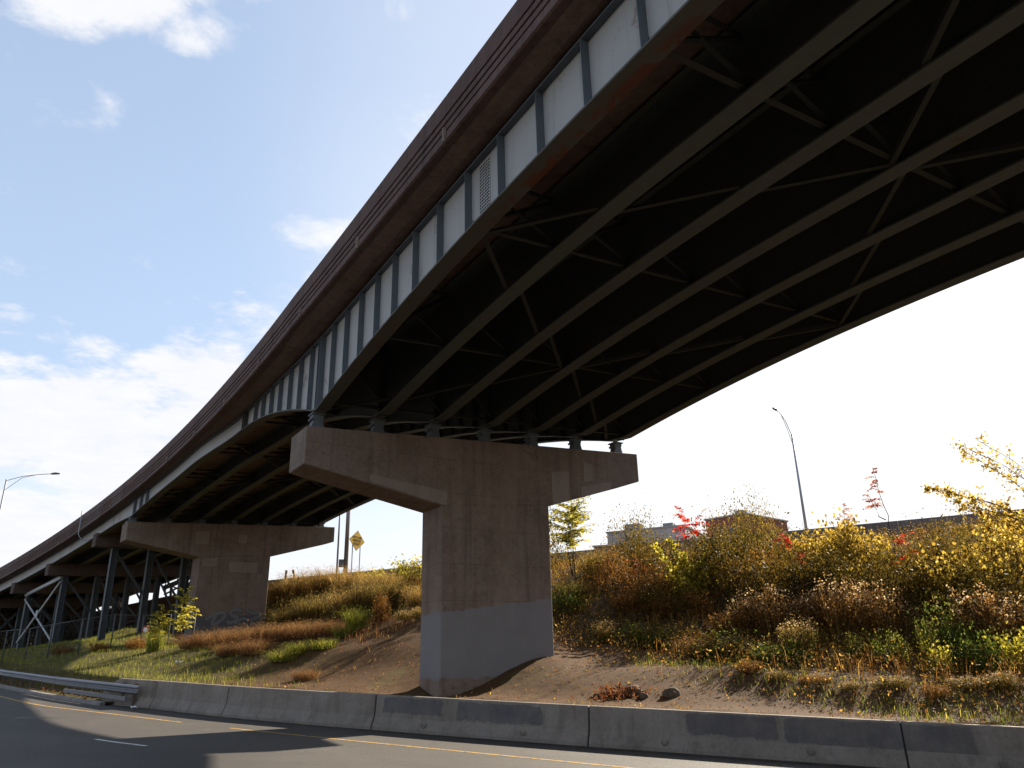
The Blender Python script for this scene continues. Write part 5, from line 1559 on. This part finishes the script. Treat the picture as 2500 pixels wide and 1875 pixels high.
    ('greentuft', 790, 1585, .9, .45, 'green tuft on the middle of the dirt'),
    ('greentuft', 730, 1600, .9, .5, 'green tuft at the lower left of the dirt'),
    ('greentuft', 690, 1615, 1.0, .5, 'green tuft at the start of the green grass'),
    ('goldweed', 990, 1518, 1.0, .5, 'low yellowish weeds on the lip left of the nearest pier'),
    ('goldweed', 1025, 1514, .9, .6, 'low yellowish weeds touching the nearest pier on its left'),
    ('rusttuft', 475, 1582, 1.3, .8, 'rust coloured grass clump at the left corner of the farther pier'),
    ('rusttuft', 535, 1578, 1.5, .9, 'rust coloured grass clump before the middle of the farther pier'),
    ('rusttuft', 590, 1575, 1.4, .9, 'rust coloured grass clump below the last graffiti letter'),
    ('rusttuft', 650, 1568, 1.5, .9, 'rust coloured grass clump right of the farther pier foot'),
    ('rusttuft', 705, 1562, 1.3, .8, 'rust coloured grass clump on the lip, left of three'),
    ('rusttuft', 755, 1556, 1.4, .8, 'rust coloured grass clump on the lip, middle of three'),
    ('rusttuft', 815, 1548, 1.2, .7, 'rust coloured grass clump on the lip, right of three'),
    ('rusttuft', 620, 1598, 1.2, .7, 'rust coloured grass clump lower down on the dirt'),
    ('rusttuft', 560, 1600, 1.1, .6, 'rust coloured grass clump among the green grass'),
    ('rusttuft', 745, 1660, .8, .4, 'small rust grass clump just behind the barrier'),
    # by the fence -------------------------------------------------------------
    ('greentuft', 378, 1590, .8, 1.3, 'bright green weed tuft below the shorter fence sapling'),
    ('brownweed', 330, 1585, 1.2, .7, 'brown weeds at the foot of the fence'),
    ('brownweed', 150, 1598, 1.3, .6, 'brown weeds at the fence foot farther left'),
    ('brownweed', 240, 1592, 1.2, .6, 'brown weeds at the fence left of the round sign'),
]:
    plant(*a)

for px, py, D_, w_, h_, lab in ((384, 1586, 46, 1.7, 2.1, 'shorter yellow sapling at the fence'), (436, 1582, 46.5, 2.2, 3.0, 'taller yellow sapling at the fence beside the farther pier')):
    r = ray(px, py); r = r / np.hypot(r[0], r[1]); q = r * D_; q[2] = min(ter(q[0], q[1]), q[2]) if False else ter(q[0], q[1])
    plant('ailanthus_fence', 0, 0, w_, h_ + max(0, r[2] * D_ - q[2]), lab, q)
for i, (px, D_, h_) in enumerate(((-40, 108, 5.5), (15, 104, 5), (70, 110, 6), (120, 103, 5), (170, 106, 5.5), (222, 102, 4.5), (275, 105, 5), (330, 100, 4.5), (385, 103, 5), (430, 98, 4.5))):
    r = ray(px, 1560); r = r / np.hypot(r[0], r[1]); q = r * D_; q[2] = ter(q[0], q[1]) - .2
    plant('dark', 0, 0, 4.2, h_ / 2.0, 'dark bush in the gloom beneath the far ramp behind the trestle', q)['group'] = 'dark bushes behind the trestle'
# yellow sapling with round leaves along four bare shoots
def round_leaf_sapling():
    p = at(1690, 1474); rng = np.random.default_rng(5)
    o = empty('sapling', 'bright yellow sapling with round leaves on spreading shoots in mid slope', 'tree', p, 'young trees')
    vR_ = p[:2] / np.hypot(p[0], p[1]); rt_ = np.array([vR_[1], -vR_[0], 0])
    k = MB(); PP = []
    for dx, h, c in ((-1.45, 2.5, -.3), (-.75, 2.9, -.1), (-.15, 2.1, .1), (.85, 2.15, .2), (1.15, 1.4, .3), (-1.0, 1.25, .2), (.2, 1.5, -.3)):
        tip = rt_ * dx + np.array([vR_[0] * c, vR_[1] * c, h]); m = rt_ * dx * .42 + np.array([0, 0, h * .55]); k.tube([(0, 0, -.2), m, tip], [.035, .02, .008], 6)
        for t in np.linspace(.3, 1, 30):
            q = (1 - t) ** 2 * np.zeros(3) + 2 * t * (1 - t) * m + t * t * tip
            PP += [q + rng.normal(size=3) * .075 for _ in range(5)]
    P = np.array(PP + [np.array([0, 0, .75]) + rng.normal(size=3) * [.4, .3, .3] for _ in range(200)])
    V, F = leaf_quads(P, .14, rng, .2, 1, None, True)
    link(bpy.data.objects.new('foliage', np_mesh('foliage', V, F, 'leaf_yellow', tinted(len(P), 6, rng, .2, 1))), o)
    me = k.mesh('trunk', 'stem_brown'); link(bpy.data.objects.new('trunk', me), o)


round_leaf_sapling()

# golden tree reaching in from the right edge
def edge_tree():
    r = ray(2625, 1400); r = r / np.hypot(r[0], r[1]); p = r * 31; p[2] = ter(p[0], p[1])
    o = empty('tree', 'golden leaved tree reaching into the view from the right edge', 'tree', p); rng = np.random.default_rng(8)
    vv = p[:2] / np.hypot(p[0], p[1]); rt_ = np.array([vv[1], -vv[0], 0]); bk_ = np.array([vv[0], vv[1], 0])
    k = MB(); k.tube([(0, 0, -.4), (.05, 0, 1.6), (-.05, .1, 4.0), (.1, .1, 6.2)], [.07, .055, .035, .012], 10)
    PP = []; SP = []
    def branch(o_, tip, nl, spread, r0_, dens=1.0):
        o_, tip = o_ + np.array([0, 0, 1.6]), tip + np.array([0, 0, 2.4])
        m = (o_ + tip) / 2 + np.array([0, 0, .18]); k.tube([o_, m, tip], [r0_, r0_ * .6, .008], 6)
        for t in np.linspace(.22, 1, max(6, nl // 2)):
            q = (1 - t) ** 2 * o_ + 2 * t * (1 - t) * m + t * t * tip
            dv_ = unit(rng.normal(size=3) * [1, 1, .8] + (tip - o_) * .25 + [0, 0, -.1]); ln = spread * 2.2 * (1.25 - .8 * t) * (.5 + rng.random()); e_ = q + dv_ * ln
            k.tube([q, (q + e_) / 2 + [0, 0, .03], e_ - [0, 0, .05]], [.008, .005, .003], 4, cap=False)
            for u_ in np.linspace(.1, 1, int(15 * dens) + 3): PP.append(q + (e_ - q) * u_ + rng.normal(size=3) * .07)
    B = lambda x, y, z: rt_ * x + bk_ * y + np.array([0, 0, z])
    branch(B(0, 0, 1.9), B(-3.7, .2, 3.15), 60, .22, .04, 1.6); branch(B(0, 0, 1.6), B(-2.9, -.3, 2.4), 44, .30, .035, 1.6)
    branch(B(0, 0, 2.3), B(-2.3, .4, 4.3), 34, .26, .03, .8); branch(B(0, 0, 1.3), B(-2.2, .2, 1.4), 40, .36, .03, 1.6)
    branch(B(0, 0, 3.0), B(-2.5, .2, 4.6), 30, .26, .016, .4); branch(B(0, 0, 3.2), B(-1.8, -.2, 4.5), 26, .3, .014, .5)
    for x, y, z in ((1.6, .3, 3.0), (1.2, 1, 4.2), (.4, -1.2, 3.4), (.9, -.8, 5.2), (.2, 1.4, 2.6), (1.8, -.5, 2.0)): branch(B(0, 0, z * .6), B(x, y, z), 40, .35, .03, .8)
    P = np.array(PP); V, F = leaf_quads(P, .085, rng, 0, .8, None, True)
    link(bpy.data.objects.new('crown', np_mesh('crown', V, F, 'leaf_gold', tinted(len(P), 6, rng, .1, .95))), o)
    link(bpy.data.objects.new('trunk', k.mesh('trunk', 'bark')), o)


edge_tree()

# ------------------------------------------------------------------ ground cover that nobody could count
def scatter(n, x0, x1, y0, y1, fn, rng):
    """random ground points kept with probability fn(x, d1, t)"""
    out = []
    x = x0 + (x1 - x0) * rng.random(n); y = y0 + (y1 - y0) * rng.random(n); P = np.stack([x, y], 1)
    d1, _ = pdist(EDGE, P); d2, _ = pdist(CREST, P); t = np.clip(d1, 0, None) / (np.clip(d1, 0, None) + np.abs(d2) + 1e-6)
    pr = np.where((d1 > .75) & (d2 > .1), fn(x, y, d1, t), 0); m = rng.random(n) < pr
    return P[m]


def lay(P): return np.column_stack([P, terrain(P[:, 0], P[:, 1])])


def clumped(P, k, r, rng):
    Q = np.repeat(P, k, 0); return Q + rng.normal(size=Q.shape) * r


def toe(x): return np.clip(8.6 - (x - 2.5) * .9, 2.2, 9)
def pnoise(x, y, s): return np.array([mnoise.noise(Vector((a * s, b * s, 7.7))) for a, b in zip(x, y)])
sig = lambda v: 1 / (1 + np.exp(-np.clip(v, -40, 40)))


def stuff(name, label, parts):
    V = []; F = []; T = []; k = 0
    for v, f, t in parts: V.append(v); F.append(f + k); T.append(t); k += len(v)
    return V, F, T


rng = np.random.default_rng(3)
# undergrowth of leaves over the right slope and the upper left slope
P = scatter(26000, 0, 36, 14, 66, lambda x, y, d1, t: sig((d1 - toe(x)) * 1.6) * .8, rng)
Q = clumped(P, 6, .16, rng); Z = terrain(P[:, 0], P[:, 1]); Zr = np.repeat(Z, 6); hgt = np.abs(rng.normal(size=len(Q))) * .28 + .02
cov = pnoise(P[:, 0], P[:, 1], .3); covr = np.repeat(cov, 6)
L3 = np.column_stack([Q, Zr + hgt])
for nm, mat, sel in (('undergrowth', 'leaf_brown', covr + rng.normal(size=len(Q)) * .22 > .05), ('ground_ivy', 'leaf_olive', None)):
    m = sel if sel is not None else ~(covr + 0 > .05) & (rng.random(len(Q)) < .9)
    V, F = leaf_quads(L3[m], .085, rng, .3); o = link(bpy.data.objects.new(nm, np_mesh(nm, V, F, mat, tinted(m.sum(), 4, rng)))); tag(o, 'low tangle of leaves covering the right hand slope' if nm == 'ground_ivy' else 'brown dead leaves and twigs covering the right hand slope', 'undergrowth', kind='stuff')
# thick weeds that cover the right slope between the shrubs
P = scatter(24000, 0, 36, 14, 66, lambda x, y, d1, t: sig((d1 - toe(x) - 2.4) * 1.4) * .8, rng)
V, F = blades(lay(clumped(P, 3, .12, rng)), .7, rng, .6, .007); o = link(bpy.data.objects.new('weed_thicket', np_mesh('weed_thicket', V, F, 'leaf_brown', tinted(len(P) * 3, 5, rng)))); tag(o, 'thick brown weeds filling the slope between the shrubs', 'weeds', kind='stuff')
Q = np.repeat(lay(P), 4, 0) + rng.normal(size=(len(P) * 4, 3)) * [.16, .16, 0]; Q[:, 2] += rng.random(len(Q)) ** .8 * .75
V, F = leaf_quads(Q, .075, rng, .3); o = link(bpy.data.objects.new('weed_leaves', np_mesh('weed_leaves', V, F, 'leaf_dark', tinted(len(Q), 4, rng)))); tag(o, 'dull dark leaves of the weeds on the slope', 'weeds', kind='stuff')
# dry weed stalks over both slopes
P = np.vstack([scatter(30000, 0, 36, 14, 66, lambda x, y, d1, t: sig((d1 - toe(x) - 3.5) * 1.6) * .35, rng), scatter(42000, -30, 2, 24, 74, lambda x, y, d1, t: sig((d1 - 13.0) * 1.2) * (x > -25), rng)])
V, F = blades(lay(clumped(P, 2, .06, rng)), .5, rng, .7, .007); o = link(bpy.data.objects.new('dry_weeds', np_mesh('dry_weeds', V, F, 'straw_olive', tinted(len(P) * 2, 5, rng)))); tag(o, 'thin dry weeds standing all over the embankment', 'weeds', kind='stuff')
# green grass at the left
P = np.vstack([scatter(60000, -60, -6, 22, 84, lambda x, y, d1, t: sig((-8.0 - x - d1 * .8) * .9) * sig((9.5 - d1) * 1.2) * .85, rng), scatter(9000, 4, 22, 14, 30, lambda x, y, d1, t: np.exp(-((d1 - toe(x) - .6) / 1.5) ** 2) * .8, rng)])
k = 3; V, F = blades(lay(clumped(P, k, .07, rng)), .22, rng, .6, .007); o = link(bpy.data.objects.new('green_grass', np_mesh('green_grass', V, F, 'grass_green', tinted(len(P) * k, 5, rng)))); tag(o, 'rough green grass between the guardrail and the fence', 'grass', kind='stuff')
# rust coloured dead grass in front of the far pier and along the lip
P = scatter(60000, -28, 0, 24, 56, lambda x, y, d1, t: (np.exp(-((d1 - 8.8) / 1.5) ** 2) * sig((-6.0 - x) * .8) * sig((x + 22) * 1.0) * .9 + np.exp(-((d1 - 9.0) / 1.0) ** 2) * .2 * (x > -8)) * sig((pnoise(x, y, .45) + .05) * 14), rng)
k = 3; V, F = blades(lay(clumped(P, k, .08, rng)), .34, rng, .6, .006); o = link(bpy.data.objects.new('rust_grass', np_mesh('rust_grass', V, F, 'grass_rust', tinted(len(P) * k, 5, rng)))); tag(o, 'reddish brown dead grass on the dirt lip before the farther pier', 'grass', kind='stuff')
# sparse dry tufts and debris on the bare dirt
def dirt_p(x, y, d1, t): return np.where(x > 0, sig((toe(x) + .6 - d1) * 1.5) * (.22 + .5 * sig((x - 6) * .8)), sig((13 - d1) * 1.2) * .22 * sig((x + 14) * .6))
P = scatter(46000, -16, 24, 12, 44, dirt_p, rng); pn = pnoise(P[:, 0], P[:, 1], .8); P = P[pn + rng.normal(size=len(pn)) * .25 > .08]
k = 4; V, F = blades(lay(clumped(P, k, .07, rng)), .11, rng, 1.3, .007); o = link(bpy.data.objects.new('dry_tufts', np_mesh('dry_tufts', V, F, 'straw', tinted(len(P) * k, 5, rng, 0, .8)))); tag(o, 'short dry grass tufts scattered over the bare dirt', 'grass', kind='stuff')
P = scatter(30000, -16, 24, 12, 44, lambda x, y, d1, t: sig((toe(np.abs(x)) + 3 - d1)) * .6, rng)
Q = lay(P); Q[:, 2] += .015; V, F = leaf_quads(Q, .06, rng, -.1, .5); o = link(bpy.data.objects.new('leaf_litter', np_mesh('leaf_litter', V, F, 'leaf_brown', tinted(len(P), 4, rng)))); tag(o, 'fallen leaves and twigs on the bare dirt', 'leaf litter', kind='stuff')
# heap of red dead leaves by the stones
c = at(1510, 1702); n = 420; Q = np.column_stack([c[0] + rng.normal(size=n) * .42, c[1] + rng.normal(size=n) * .3, np.zeros(n)]); Q[:, 2] = terrain(Q[:, 0], Q[:, 1]) + rng.random(n) * .22 * np.exp(-((Q[:, 0] - c[0]) / .5) ** 2)
V, F = leaf_quads(Q - c, .16, rng, .4, .3); o = link(bpy.data.objects.new('leaf_heap', np_mesh('leaf_heap', V, F, 'litter_leaf', tinted(n, 4, rng)))); o.location = tuple(c); tag(o, 'heap of reddish dead leaves beside the stones on the dirt', 'leaf heap', kind='stuff')
# leaves blown against the kerb under the guardrail
n = 1500; i = rng.integers(1, len(KL) - 1, n); kk = KL[i] + rng.normal(size=(n, 2)) * .3; nn_ = np.array([.62, .78]); kk = kk + nn_ * (.35 + rng.random((n, 1)) * .5)
Q = np.column_stack([kk, zroad(kk[:, 0]) + .14 + rng.random(n) * .10]); V, F = leaf_quads(Q, .10, rng, .3, .5); o = link(bpy.data.objects.new('kerb_leaves', np_mesh('kerb_leaves', V, F, 'litter_leaf', tinted(n, 4, rng)))); tag(o, 'dead leaves blown against the kerb under the guardrail', 'leaf litter', kind='stuff')
# dark brush under the far spans
P = scatter(9000, -75, -18, 50, 110, lambda x, y, d1, t: sig((d1 - 14) * 1.0) * .8, rng)
Q = np.repeat(P, 5, 0) + rng.normal(size=(len(P) * 5, 2)) * .3; Q = np.column_stack([Q, np.repeat(terrain(P[:, 0], P[:, 1]), 5) + np.abs(rng.normal(size=len(Q))) * .5]); V, F = leaf_quads(Q, .16, rng, .3)
o = link(bpy.data.objects.new('shaded_brush', np_mesh('shaded_brush', V, F, 'leaf_brown', tinted(len(Q), 4, rng)))); tag(o, 'dark brush on the ground beneath the far spans', 'undergrowth', kind='stuff')
